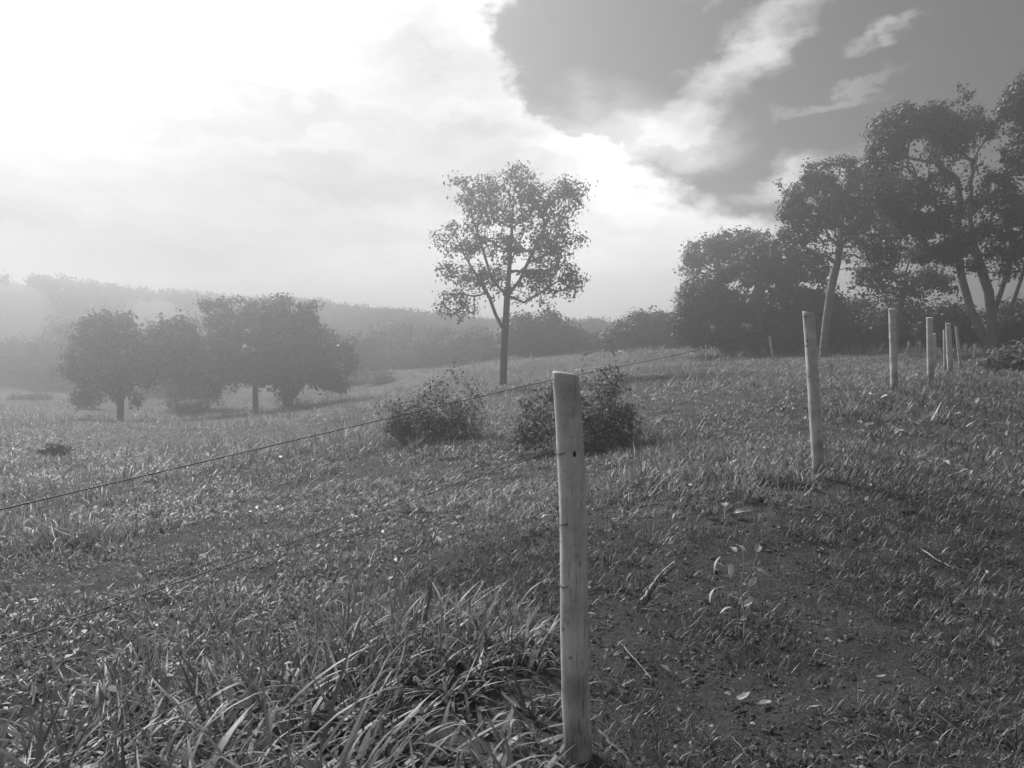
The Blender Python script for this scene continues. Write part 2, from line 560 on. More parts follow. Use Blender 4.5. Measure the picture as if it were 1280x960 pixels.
def short_grass(n, r0, r1, lmean, wmean, S, half=50, tuft=5):
    x, y = scatter(n, r0, r1, half)
    bd = bdist(x, y); nb = fbm(x * 1.1, y * 1.1, 21, 4) - .5
    r = np.hypot(x, y)
    cover = sstep(.38, .62, fbm(x * 1.7, y * 1.7, 81, 4) + .10 * sstep(5, 9, r) + .06 * sstep(.6, 2.5, bd))
    pl = sstep(-.5, .1, bd + nb * 1.6) * (.10 + .9 * cover)
    k = rng.uniform(0, 1, n) < pl
    x, y = x[k], y[k]
    idx = np.repeat(np.arange(len(x)), tuft); m = len(idx)
    a = rng.uniform(0, 2 * math.pi, m); rad = np.abs(rng.normal(0, .03, m))
    bx = x[idx] + rad * np.sin(a); by = y[idx] + rad * np.cos(a)
    head = a + rng.normal(0, .9, m)
    t0 = np.clip(np.abs(rng.normal(.5, .35, m)), 0, 1.4); t1 = np.clip(t0 + np.abs(rng.normal(.6, .5, m)), 0, 1.95)
    ln = lmean * np.clip(rng.normal(1, .4, m), .3, 2.4); wd = wmean * np.clip(rng.normal(1, .3, m), .4, 1.8)
    tint = np.clip(rng.normal(1, .3, m), .4, 1.9)
    dry = rng.uniform(0, 1, m) < .05
    tint = np.where(dry, rng.uniform(2.2, 4.0, m), tint)
    ok = keep_clear(bx, by)
    base = np.stack([bx, by, surf(bx, by) - .006], 1)[ok]
    push(*blades(base, head[ok], t0[ok], t1[ok], ln[ok], wd[ok], tint[ok], S, rng.normal(0, .8, int(ok.sum()))))


short_grass(10000, .8, 4.5, .06, .0042, 3)
short_grass(22000, 4.5, 10, .075, .006, 3)
short_grass(14000, 10, 22, .10, .012, 2)
short_grass(12000, 22, 45, .12, .025, 2)
so = link("short_grass", np_mesh("short_grass", np.vstack(vs), np.vstack(fs), np.concatenate(ts)), M_turf)
tag(so, "short thin grass creeping over the trodden dark soil right of the fence", "grass", kind="stuff")

# crumbs of soil on the bare patches
def crumbs(n, r0, r1, s0, s1):
    x, y = scatter(n, r0, r1, 50, 1.3)
    bd = bdist(x, y); nb = fbm(x * 1.1, y * 1.1, 21, 4) - .5
    k = rng.uniform(0, 1, n) < sstep(-.1, .3, bd + nb * 1.6)
    x, y = x[k], y[k]; m = len(x)
    oct_ = np.array([(1, 0, 0), (0, 1, 0), (-1, 0, 0), (0, -1, 0), (0, 0, 1), (0, 0, -1)], float)
    tri = np.array([(0, 1, 4), (1, 2, 4), (2, 3, 4), (3, 0, 4), (1, 0, 5), (2, 1, 5), (3, 2, 5), (0, 3, 5)])
    s = (s0 + (s1 - s0) * rng.uniform(0, 1, m) ** 3)
    v = oct_[None] * (s[:, None, None] * rng.uniform(.55, 1.2, (m, 6, 1))) + rng.normal(0, .18, (m, 6, 3)) * s[:, None, None]
    ang = rng.uniform(0, 6.28, m); c, s_ = np.cos(ang)[:, None], np.sin(ang)[:, None]
    vx = v[..., 0] * c - v[..., 1] * s_; vy = v[..., 0] * s_ + v[..., 1] * c
    v = np.stack([vx + x[:, None], vy + y[:, None], v[..., 2] * .7 + (surf(x, y))[:, None]], -1)
    f = tri[None] + (np.arange(m) * 6)[:, None, None]
    return v.reshape(-1, 3), f.reshape(-1, 3), np.repeat(np.clip(rng.lognormal(-.1, .55, m), .3, 3.2), 6)


cr = crumbs(110000, 1.6, 10, .0035, .019)
co = link("soil_crumbs", np_mesh("soil_crumbs", *cr, smooth=False), M_soil)
tag(co, "loose dark crumbs of soil scattered over the bare trodden patch", "soil", kind="stuff")

# dead stalks and straw lying on the trodden ground
def straw(n, r0, r1):
    x, y = scatter(n, r0, r1, 48)
    bd = bdist(x, y)
    k = (rng.uniform(0, 1, n) < np.where(bd > -.3, .8, .25)) & keep_clear(x, y)
    x, y = x[k], y[k]; m = len(x)
    base = np.stack([x, y, surf(x, y) + rng.uniform(.004, .03, m)], 1)
    t0 = rng.uniform(1.35, 1.6, m); t1 = rng.uniform(1.45, 1.7, m)
    return blades(base, rng.uniform(0, 6.28, m), t0, t1, rng.uniform(.04, .15, m), rng.uniform(.002, .006, m), rng.uniform(.25, .8, m), 4, rng.normal(0, .9, m))


vs, fs, ts, off = [], [], [], 0
push(*straw(700, 1.0, 6)); push(*straw(1500, 6, 14))
st = link("straw_litter", np_mesh("straw_litter", np.vstack(vs), np.vstack(fs), np.concatenate(ts)), M_dry)
tag(st, "dry straw and grass litter strewn over the ground around the fence", "straw", kind="stuff")


# ------------------------------------------------------------------ trees
def sample_lobes(lobes, n, shell=.55, holes=1.7):
    """lobes: (centre xyz, radii xyz); points biased towards the outside, thinned into clumps with gaps between"""
    p = _sample_lobes(lobes, int(n * max(1, holes)), shell)
    c = np.array([l[0] for l in lobes]); ext = np.ptp(c, axis=0).max() + 1e-3
    s = 9.0 / ext
    o = rng.uniform(0, 50)
    q = (fbm(p[:, 0] * s + o, p[:, 2] * s, 5, 2) + fbm(p[:, 1] * s + o, p[:, 2] * s + 9, 8, 2)) * .5
    k = np.argsort(-(q + rng.uniform(-.05, .05, len(p))))[:n] if holes else np.arange(n)
    return p[k]


def _sample_lobes(lobes, n, shell=.55):
    vol = np.array([np.prod(r) ** .75 for _, r in lobes]); vol = vol / vol.sum()
    idx = rng.choice(len(lobes), n, p=vol)
    d = rng.normal(0, 1, (n, 3)); d /= np.linalg.norm(d, axis=1)[:, None]
    u = rng.uniform(0, 1, n) ** (1 / 3)
    u = np.where(rng.uniform(0, 1, n) < shell, rng.uniform(.75, 1.03, n), u)
    u = np.where(rng.uniform(0, 1, n) < .14, u * rng.uniform(1.0, 1.3, n), u)
    c = np.array([l[0] for l in lobes])[idx]; r = np.array([l[1] for l in lobes])[idx]
    return c + d * u[:, None] * r


def grow(stems, att, cost=.35, step=.6, wig=.05, minfork=.25):
    """stems: lists of (xyz); attach every point of att to the cheapest node; returns nodes, parents, tips"""
    pos, par, plen, ok = [], [], [], []
    root_of = {}
    for si, (pts, attach) in enumerate(stems):
        pts = [np.asarray(p, float) for p in pts]
        prev = attach if attach is None else root_of[attach]
        start = 0
        if prev is None:
            pos.append(pts[0]); par.append(-1); plen.append(0.); ok.append(False); prev = len(pos) - 1
            start = 1
        total = len(pts)
        for i in range(start, total):
            a = pos[prev]; b = pts[i]
            L = np.linalg.norm(b - a); k = max(1, int(math.ceil(L / step)))
            for q in range(1, k + 1):
                pos.append(a + (b - a) * q / k); par.append(prev); plen.append(plen[prev] + L / k)
                ok.append(i > total * .5)
                prev = len(pos) - 1
            root_of[(si, i)] = prev
        root_of[(si, 0)] = root_of.get((si, 0), 0)
    nst = len(pos)
    top = np.mean([pos[i] for i in range(nst) if ok[i]], axis=0)
    order = np.argsort(np.linalg.norm(att - top, axis=1))
    cap = nst + len(att) * 12
    PA = np.zeros((cap, 3)); PL = np.zeros(cap); OK = np.zeros(cap, bool)
    PA[:nst] = pos; PL[:nst] = plen; OK[:nst] = ok
    par = list(par); m = nst; tips = []
    for ai in order:
        t = att[ai]
        d = np.linalg.norm(PA[:m] - t, axis=1)
        rise = np.clip(PA[:m, 2] - t[2], 0, None)
        cst = d * 1.0 + cost * PL[:m] + rise * .6 + np.where(OK[:m], 0, 1e6)
        j = int(np.argmin(cst))
        L = d[j]; k = int(min(10, max(1, math.ceil(L / step))))
        a = PA[j].copy(); prev = j
        sag = rng.normal(0, wig * L, 3)
        for q in range(1, k + 1):
            s = q / k
            PA[m] = a + (t - a) * s + sag * math.sin(math.pi * s) + np.array([0, 0, .10 * L * math.sin(math.pi * s)])
            PL[m] = PL[prev] + L / k; OK[m] = True
            par.append(prev); prev = m; m += 1
        tips.append(prev)
    return PA[:m], np.array(par), nst, tips


def branch_mesh(pos, par, nst, r_tip, r_base, ssides=5, skip=0.0, expo=.5):
    m = len(pos)
    cnt = np.zeros(m)
    haschild = np.zeros(m, bool); haschild[par[par >= 0]] = True
    cnt[~haschild] = 1
    for i in range(m - 1, 0, -1):
        if par[i] >= 0: cnt[par[i]] += cnt[i]
    rad = r_tip * np.maximum(cnt, 1) ** expo
    rad = rad * (r_base / max(rad[0], 1e-6)) if rad[0] > r_base else rad
    rad = np.maximum(rad, r_tip * .6)
    e = np.arange(m)[par >= 0]
    e = e[rad[e] > skip]

    def frusta(e, n):
        a = pos[par[e]]; b = pos[e]
        ra = np.minimum(rad[par[e]], rad[e] * 1.5); rb = rad[e]
        t = b - a; L = np.linalg.norm(t, axis=1)[:, None] + 1e-9; t = t / L
        b = b + t * np.minimum(rb[:, None] * .5, L * .3)
        up = np.where(np.abs(t[:, 2:3]) < .9, [[0, 0, 1.0]], [[1.0, 0, 0]])
        u = np.cross(t, up); u /= np.linalg.norm(u, axis=1)[:, None]; w = np.cross(t, u)
        ang = np.linspace(0, 2 * math.pi, n, endpoint=False)
        ring = u[:, None] * np.cos(ang)[None, :, None] + w[:, None] * np.sin(ang)[None, :, None]
        A = a[:, None] + ring * ra[:, None, None]; B = b[:, None] + ring * rb[:, None, None]
        v = np.concatenate([A, B], 1).reshape(-1, 3)
        k = (np.arange(len(e)) * 2 * n)[:, None]; j = np.arange(n)[None]
        f = np.stack([k + j, k + (j + 1) % n, k + n + (j + 1) % n, k + n + j], -1).reshape(-1, 4)
        return v, f
    return frusta(e, ssides), rad


def px_lobes(lobes, Y, base, depth=.85):
    out = []
    for l in lobes:
        px, py, rx, ry = l[:4]; dy = l[4] if len(l) > 4 else rng.uniform(-.5, .5) * rx * Y / F * .8
        c = W(px, py, Y + dy)
        k = (Y + dy) / F
        out.append((c - base, np.array([rx * k, depth * .5 * (rx + ry) * k, ry * k])))
    return out


def tree(name, label, group, base_px, Y, stems_px, lobes_px, natt, leaves, lsize, clump, r_tip, r_base, lmat, bmat,
         shell=.55, tintvar=.25, cost=.3, asp=.55, wig=.06, cat="tree", crown_name="crown", trunk_name="trunk", skip=0.0, up=.35, depth=.85, expo=.5, thin_px=None, nthin=0, thin_leaves=6, holes=1.7):
    base = W(base_px[0], base_px[1], Y)
    base[2] = g1(base[0], base[1]) - .05
    root = tag(empty(name, base), label, cat, group)
    stems = []
    for pts, attach in stems_px:
        q = [W(p[0], p[1], Y + (p[2] if len(p) > 2 else 0)) - base for p in pts]
        if attach is None: q[0] = np.array([q[0][0], q[0][1], 0.0])
        stems.append((q, attach))
    lobes = px_lobes(lobes_px, Y, base, depth)
    att = sample_lobes(lobes, natt, shell, holes)
    if thin_px:                                   # airy zones: twigs with few leaves
        more = px_lobes(thin_px, Y, base, depth)
        att = np.vstack([att, sample_lobes(more, nthin, .2, 0)])
        lobes = lobes + more
    att[:, 2] = np.maximum(att[:, 2], .15)
    pos, par, nst, tips = grow(stems, att, cost, step=max(.3, .012 * Y), wig=wig)
    (bv, bf), rad = branch_mesh(pos, par, nst, r_tip, r_base, 6, skip, expo)
    link(trunk_name, np_mesh(trunk_name, bv, bf), bmat, root)
    tp = pos[tips]
    per = np.full(len(tp), leaves)
    if thin_px:
        dthin = np.linalg.norm(tp[:, None] - att[None, len(att) - nthin:], axis=2).min(1)
        per[dthin < 1e-6] = thin_leaves
    idx = np.repeat(np.arange(len(tp)), per)
    n = len(idx)
    c = tp[idx] + rng.normal(0, 1, (n, 3)) * clump * np.array([1, 1, .75])
    clump_t = np.clip(rng.normal(1, tintvar * .6, len(tp)), .55, 1.5)
    tint = clump_t[idx] * np.clip(rng.normal(1, tintvar, n), .45, 1.8)
    LC = np.array([l[0] for l in lobes]); LR = np.array([l[1] for l in lobes])
    dd = np.stack([(((tp - a) / b) ** 2).sum(1) for a, b in zip(LC, LR)], 1)
    near = dd.argmin(1)
    ow = (c - LC[near][idx]) / LR[near][idx].mean(1)[:, None] + (c - tp[idx]) / (clump * 1.4)
    ow = ow / (np.linalg.norm(ow, axis=1)[:, None] + 1e-6)
    v, f, t = leaf_quads(c, lsize * np.clip(rng.normal(1, .3, n), .45, 1.7), tint, up, asp, ow)
    v[:, 2] = np.maximum(v[:, 2], .02)
    link(crown_name, np_mesh(crown_name, v, f, t), lmat, root)
    return root


S1 = lambda *pts: [(list(pts), None)]

# the tall open tree in the middle
tree("tall_tree", "tall open-crowned tree with bare straight trunk standing alone mid-field", None, (629, 481), 34,
     [([(629, 481), (630, 440), (632, 405), (634, 370), (637, 330), (640, 285), (636, 245)], None),
      ([(628, 410), (619, 392), (612, 372), (596, 345), (580, 318)], (0, 2)),
      ([(615, 350), (603, 310), (590, 270)], (0, 3)),
      ([(650, 350), (668, 310), (690, 265)], (0, 3)),
      ([(655, 378), (672, 368), (700, 350)], (0, 3)),
      ([(655, 290), (650, 250), (640, 225)], (0, 4))],
     [(640, 232, 36, 24), (592, 240, 28, 20), (610, 268, 34, 22), (690, 250, 40, 26), (716, 238, 16, 14), (572, 302, 34, 22), (560, 330, 20, 14),
      (615, 315, 42, 28), (665, 300, 44, 32), (705, 300, 32, 22), (590, 345, 36, 20), (640, 350, 46, 26), (690, 345, 38, 24), (712, 355, 14, 18),
      (577, 382, 26, 18), (602, 392, 14, 8), (565, 372, 16, 12), (685, 380, 12, 5), (652, 265, 24, 20)],
     800, 16, .165, .17, .015, .18, M_leaf, M_bark, holes=1.3, shell=.45, cost=.22, expo=.46)

# the trees beside the valley on the left
LG = "trees down the slope on the left"
tree("bushy_tree", "bushy hazy tree with lumpy broken top and slim trunk, highest of the left trees", LG, (320, 518), 45,
     [([(320, 518), (319, 490), (322, 455), (322, 415), (320, 385)], None), ([(300, 430), (280, 400), (268, 385)], (0, 2)), ([(350, 420), (375, 398), (386, 390)], (0, 2))],
     [(322, 372, 24, 14), (345, 378, 16, 12), (290, 372, 14, 10), (264, 380, 14, 8), (300, 385, 26, 14), (384, 386, 12, 10), (340, 395, 36, 16), (296, 410, 36, 20), (350, 425, 50, 26), (300, 445, 46, 26), (345, 455, 45, 24), (285, 468, 34, 18), (345, 478, 30, 12), (268, 420, 26, 22), (378, 415, 26, 20)],
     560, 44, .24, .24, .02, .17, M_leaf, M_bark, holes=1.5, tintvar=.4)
tree("bushy_tree", "round drooping tree with ivy-thick trunk just right of the lumpy-topped tree", LG, (358, 509), 49,
     [([(358, 509), (360, 485), (366, 455), (378, 430)], None)],
     [(380, 430, 42, 26), (410, 450, 34, 26), (365, 455, 36, 26), (425, 470, 18, 18), (395, 474, 30, 14), (359, 488, 8, 16)],
     260, 54, .26, .27, .02, .20, M_leafdark, M_bark)
tree("bushy_tree", "broad low tree with foliage hanging near the ground, dark trunk base showing below", LG, (150, 527), 42,
     [([(150, 527), (151, 500), (153, 465), (160, 430), (160, 405)], None), ([(120, 470), (108, 465)], (0, 1)), ([(185, 450), (200, 430)], (0, 2))],
     [(150, 445, 50, 32), (190, 430, 40, 26), (146, 402, 22, 20), (120, 420, 26, 22), (108, 480, 24, 22), (165, 485, 26, 20), (200, 455, 36, 24), (150, 388, 14, 10), (225, 440, 26, 22), (140, 470, 44, 20), (215, 418, 28, 20), (236, 458, 24, 22), (98, 455, 24, 20)],
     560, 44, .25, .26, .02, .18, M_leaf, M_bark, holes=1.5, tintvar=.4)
tree("bushy_tree", "pale sparse tree between the broad low tree and the lumpy-topped tree", LG, (259, 514), 51,
     [([(259, 514), (258, 492), (255, 465), (250, 440)], None), ([(240, 480), (225, 465)], (0, 1))],
     [(235, 450, 30, 22), (258, 462, 28, 20), (222, 478, 24, 16), (250, 485, 26, 12), (238, 500, 30, 8), (270, 440, 26, 20), (215, 455, 22, 18)],
     340, 30, .24, .26, .016, .17, M_leafpale, M_bark, tintvar=.4)
tree("bushy_tree", "wide pale hazy tree at the far left edge behind the broad low tree", LG, (28, 488), 72,
     [([(28, 488), (28, 465), (25, 440)], None)],
     [(20, 445, 46, 24), (60, 450, 36, 22), (-20, 448, 40, 26), (30, 465, 50, 16)],
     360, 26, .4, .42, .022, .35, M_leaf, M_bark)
tree("bushy_tree", "wide domed tree behind the small slope shrubs, between slope trees and tall tree", LG, (497, 470), 78,
     [([(497, 470), (498, 452), (500, 430)], None)],
     [(500, 425, 38, 20), (475, 440, 30, 18), (530, 440, 32, 20), (505, 452, 44, 12)],
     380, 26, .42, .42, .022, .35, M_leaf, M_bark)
tree("bushy_tree", "rounded tree mostly hidden behind the trunk of the tall open tree", LG, (590, 466), 74,
     [([(590, 466), (590, 450), (592, 430)], None)],
     [(590, 432, 30, 22), (570, 440, 26, 18), (612, 440, 24, 20), (590, 452, 38, 10)],
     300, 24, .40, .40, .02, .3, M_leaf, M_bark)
for (px, by_, Y, lob, lab) in [
    (205, 490, 64, [(205, 430, 40, 22), (180, 445, 34, 20), (235, 445, 36, 22), (205, 460, 44, 14)], "hazy dark tree filling the gap behind the pale sparse tree"),
    (95, 492, 68, [(95, 420, 40, 20), (70, 440, 36, 22), (125, 435, 36, 22), (95, 458, 46, 16)], "hazy spreading tree behind the broad low tree, toward the hill"),
    (440, 480, 72, [(440, 435, 34, 20), (420, 448, 26, 16), (462, 448, 24, 14)], "hazy rounded tree behind the ivy-trunked tree's right side"),
    (548, 468, 76, [(548, 428, 30, 18), (530, 442, 24, 14), (570, 444, 26, 14)], "hazy rounded tree behind the left side of the tall tree's crown foot")]:
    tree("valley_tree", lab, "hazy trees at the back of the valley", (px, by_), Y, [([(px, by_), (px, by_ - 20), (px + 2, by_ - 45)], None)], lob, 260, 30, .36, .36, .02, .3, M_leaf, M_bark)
CG = "round trees behind the pasture in the middle"
tree("round_tree", "dome-shaped dark tree directly right of the tall tree trunk", CG, (672, 458), 64,
     [([(672, 458), (672, 440), (674, 420)], None)],
     [(672, 408, 34, 18), (650, 420, 24, 18), (696, 422, 30, 18), (672, 438, 44, 14)],
     420, 28, .34, .34, .02, .32, M_leafdark, M_bark)
tree("round_tree", "low flat-topped tree right of the dome-shaped tree, before the hill gap", CG, (722, 455), 68,
     [([(722, 455), (722, 442), (722, 430)], None)],
     [(722, 430, 28, 12), (742, 436, 14, 8), (705, 440, 24, 10)],
     240, 26, .34, .32, .018, .22, M_leafdark, M_bark)
tree("round_tree", "wide rounded tree with even domed top left of the tall dense thicket", CG, (806, 448), 60,
     [([(806, 448), (806, 432), (804, 415)], None), ([(780, 425), (768, 418)], (0, 1))],
     [(806, 408, 34, 18), (775, 420, 22, 14), (835, 412, 30, 18), (800, 432, 50, 16), (845, 432, 34, 16)],
     520, 28, .30, .32, .02, .34, M_leafdark, M_bark)

# the thicket on the right
RG = "trees of the thicket on the right"
tree("thicket_tree", "sparse-leaved tree top with fine branches at the left end of the thicket", RG, (905, 445), 48,
     [([(905, 445), (903, 400), (898, 350), (890, 318)], None), ([(925, 350), (945, 315)], (0, 1))],
     [(888, 318, 32, 20), (868, 345, 20, 22), (915, 305, 34, 16), (948, 298, 22, 12), (862, 375, 16, 20), (935, 320, 30, 20)],
     420, 20, .22, .22, .012, .26, M_leaf, M_bark, shell=.7)
tree("thicket_tree", "wide dense dark tree with full rounded crown reaching down to the grass", RG, (945, 446), 42,
     [([(945, 446), (945, 410), (948, 370), (950, 340)], None), ([(910, 400), (890, 380)], (0, 1)), ([(985, 390), (1000, 370)], (0, 1))],
     [(935, 335, 40, 24), (975, 325, 44, 26), (885, 370, 34, 26), (930, 372, 44, 32), (985, 372, 46, 36), (880, 410, 36, 22), (930, 415, 46, 24), (985, 418, 50, 22), (1020, 395, 34, 36), (1005, 345, 36, 28), (865, 400, 22, 24)],
     1500, 36, .20, .19, .012, .35, M_leafdark, M_bark, tintvar=.42)
tree("umbrella_tree", "umbrella-crowned tree with pale slanting trunk forking behind the second post", RG, (1028, 446), 36,
     [([(1028, 446), (1033, 400), (1038, 365), (1046, 330), (1050, 308)], None),
      ([(1042, 285), (1030, 262), (1015, 245)], (0, 4)), ([(1066, 292), (1085, 275), (1105, 255)], (0, 4)), ([(1052, 285), (1055, 255), (1058, 235)], (0, 4)), ([(1010, 300), (995, 282)], (0, 4))],
     [(1008, 236, 30, 20), (1045, 218, 40, 18), (1090, 222, 38, 20), (988, 262, 18, 14), (1025, 255, 40, 20), (1075, 250, 46, 22), (1108, 245, 28, 24), (1000, 290, 22, 14), (1040, 285, 26, 10), (1085, 290, 32, 14), (1112, 285, 22, 18)],
     700, 30, .17, .16, .014, .18, M_leafdark, M_barkpale, holes=1.9, cost=.25, expo=.46,
     thin_px=[(1005, 305, 30, 18), (1040, 312, 24, 16), (1075, 318, 30, 22), (1015, 330, 20, 14), (1100, 310, 24, 16), (990, 300, 16, 14)], nthin=120, thin_leaves=9)
tree("giant_tree", "largest tree, several thick stems rising from one base beside the last posts", RG, (1236, 449), 30,
     [([(1236, 449), (1238, 432), (1240, 400), (1236, 365), (1226, 335), (1216, 305), (1212, 270), (1214, 235)], None),
      ([(1228, 420), (1213, 385), (1203, 350), (1197, 320), (1196, 285), (1200, 250), (1196, 225), (1180, 212), (1162, 200)], (0, 1)),
      ([(1250, 410), (1264, 385), (1276, 350), (1286, 310), (1296, 265)], (0, 1)),
      ([(1252, 362), (1262, 330), (1270, 300)], (0, 2)),
      ([(1150, 170), (1135, 160)], (1, 8)), ([(1220, 205), (1225, 175)], (0, 7))],
     [(1125, 165, 34, 28), (1152, 142, 30, 20), (1192, 132, 40, 24), (1228, 150, 34, 26), (1108, 195, 24, 18), (1160, 178, 44, 22), (1200, 175, 44, 24), (1130, 210, 28, 16), (1258, 175, 26, 30),
      (1146, 285, 34, 20), (1120, 262, 20, 16), (1180, 290, 36, 24), (1240, 262, 34, 26), (1265, 290, 36, 30), (1220, 300, 30, 20), (1252, 330, 34, 18), (1175, 318, 28, 14), (1285, 250, 34, 30), (1112, 228, 28, 24), (1100, 300, 30, 18), (1205, 325, 26, 12), (1128, 245, 30, 22), (1158, 262, 34, 20), (1095, 330, 30, 14), (1165, 225, 24, 14), (1235, 215, 24, 20)],
     1150, 34, .15, .15, .014, .32, M_leafdark, M_barkpale, holes=2.1, cost=.2, expo=.46, tintvar=.42,
     thin_px=[(1190, 235, 26, 18), (1190, 262, 30, 14), (1170, 205, 70, 20), (1230, 340, 40, 20), (1130, 310, 26, 16), (1265, 225, 22, 20)], nthin=150, thin_leaves=8)
tree("thicket_tree", "tall crown overhanging at the right edge, higher than the multi-stemmed tree", RG, (1345, 462), 27,
     [([(1345, 462), (1342, 400), (1335, 330), (1330, 250), (1325, 180)], None), ([(1310, 240), (1285, 200)], (0, 2)), ([(1370, 240), (1395, 200)], (0, 2))],
     [(1275, 130, 26, 26), (1300, 118, 40, 30), (1350, 110, 50, 36), (1290, 190, 34, 34), (1340, 180, 50, 40), (1400, 170, 44, 50), (1320, 260, 40, 36), (1390, 260, 44, 36)],
     1200, 30, .15, .15, .012, .30, M_leafdark, M_barkpale)
tree("thicket_tree", "small open tree with thin pale stem between umbrella tree and largest tree", RG, (1118, 442), 39,
     [([(1118, 442), (1122, 400), (1128, 372), (1134, 350)], None), ([(1105, 365), (1092, 350)], (0, 1)), ([(1150, 352), (1165, 340)], (0, 2))],
     [(1095, 348, 22, 12), (1120, 335, 26, 14), (1150, 345, 32, 16), (1172, 356, 22, 12), (1080, 345, 12, 6), (1140, 318, 24, 12), (1120, 368, 30, 8)],
     130, 30, .19, .20, .018, .16, M_leafdark, M_barkpale,
     thin_px=[(1095, 355, 30, 16), (1150, 358, 40, 20), (1125, 375, 36, 12), (1075, 350, 16, 8)], nthin=90, thin_leaves=8)
BG = "dark bushes under the right trees"
for (px, Y, lob, lab) in [
    (1066, 45, [(1066, 392, 30, 20), (1045, 410, 30, 26), (1085, 415, 34, 22), (1062, 430, 44, 14)], "dark bush behind the gap between second and third fence post"),
    (1130, 43, [(1128, 398, 32, 20), (1105, 412, 32, 24), (1150, 408, 34, 24), (1130, 428, 46, 14)], "dark bush right behind the third fence post"),
    (1185, 41, [(1185, 402, 32, 22), (1205, 412, 28, 22), (1170, 415, 26, 20), (1190, 428, 40, 14)], "dark bush behind the small leaning posts"),
    (1268, 39, [(1262, 405, 30, 24), (1290, 400, 34, 28), (1320, 405, 40, 30), (1280, 428, 50, 16)], "dark bush behind the trunks of the largest tree"),
]:
    tree("thicket_bush", lab, BG, (px, 443), Y, [([(px, 443), (px, 425), (px, 408)], None)], lob, 380, 30, .22, .26, .012, .14, M_leafdark, M_bark, cat="bush", crown_name="foliage", trunk_name="stems")
tree("leafy_bush", "low broad-leaved bush at the foot of the largest tree, right edge", None, (1262, 464), 23.5,
     [([(1262, 464), (1262, 456), (1262, 448)], None), ([(1245, 455), (1235, 450)], (0, 0)), ([(1280, 455), (1292, 446)], (0, 0))],
     [(1262, 446, 24, 12), (1240, 454, 18, 8), (1285, 448, 26, 16), (1310, 450, 26, 18)], 240, 18, .13, .13, .006, .04, M_shrub, M_bark, cat="bush", crown_name="foliage", trunk_name="stems")

# shrubs in the pasture
tree("pasture_shrub", "open leafy shrub with pale upright twigs in the grass below the tall tree", "shrubs in the pasture", (548, 550), 14,
     [([(548, 550), (546, 530), (545, 505)], None), ([(530, 535), (505, 515), (492, 508)], (0, 0)), ([(565, 535), (585, 505), (598, 480)], (0, 0)), ([(555, 515), (560, 485), (572, 458)], (0, 0))],
     [(545, 510, 34, 24), (510, 518, 26, 16), (580, 498, 24, 22), (520, 540, 34, 8), (565, 528, 34, 14), (495, 508, 16, 8), (598, 482, 8, 10), (572, 466, 8, 10), (545, 482, 16, 10), (500, 535, 26, 10), (585, 530, 24, 12), (540, 535, 50, 12)],
     460, 10, .07, .085, .004, .022, M_shrub, M_barkpale, holes=1.25, shell=.6, tintvar=.45, cat="bush", crown_name="foliage", trunk_name="stems")
tree("pasture_shrub", "dense dark leafy shrub half hidden behind the nearest fence post", "shrubs in the pasture", (722, 566), 11.8,
     [([(722, 566), (722, 540), (722, 510)], None), ([(690, 545), (670, 520), (660, 500)], (0, 0)), ([(750, 540), (765, 505), (770, 478)], (0, 0)), ([(728, 520), (732, 490)], (0, 0))],
     [(672, 512, 26, 20), (665, 540, 24, 18), (700, 505, 26, 26), (745, 510, 32, 28), (765, 480, 16, 14), (770, 530, 26, 18), (720, 540, 50, 20), (752, 466, 10, 8), (790, 548, 12, 8), (648, 545, 18, 12), (785, 520, 16, 16)],
     520, 11, .07, .085, .004, .022, M_shrub, M_bark, holes=1.3, shell=.55, tintvar=.4, cat="bush", crown_name="foliage", trunk_name="stems")
tree("pasture_shrub", "small solitary dark shrub in the open hazy pasture at far left", "shrubs in the pasture", (68, 572), 21,
     [([(68, 572), (68, 566), (69, 560)], None)],
     [(69, 563, 11, 7), (60, 567, 8, 4), (78, 567, 8, 5)], 90, 14, .09, .07, .005, .02, M_leafdark, M_bark, cat="bush", crown_name="foliage", trunk_name="stems")

for (px, py, Y, rx, ry, lab) in [
    (445, 484, 62, 16, 7, "low scrubby bush right of the ivy-trunked tree"), (478, 482, 60, 14, 6, "low scrubby bush left of the twiggy pasture shrub"),
    (40, 508, 56, 22, 8, "low hazy bush at far left beyond the solitary dark shrub"), (108, 505, 50, 14, 7, "low hazy bush touching the broad low tree on its left"),
    (240, 516, 46, 18, 7, "low dark bush under the pale sparse tree")]:
    tree("scrub_bush", lab, "low scrub under the valley trees", (px, py), Y, [([(px, py), (px, py - ry * .8), (px + 1, py - ry * 1.4)], None)],
         [(px, py - ry, rx, ry), (px - rx * .6, py - ry * .7, rx * .6, ry * .7), (px + rx * .5, py - ry * .8, rx * .6, ry * .8)], 60, 26, .20, .2, .01, .05, M_leaf, M_bark,
         cat="bush", crown_name="foliage", trunk_name="stems")

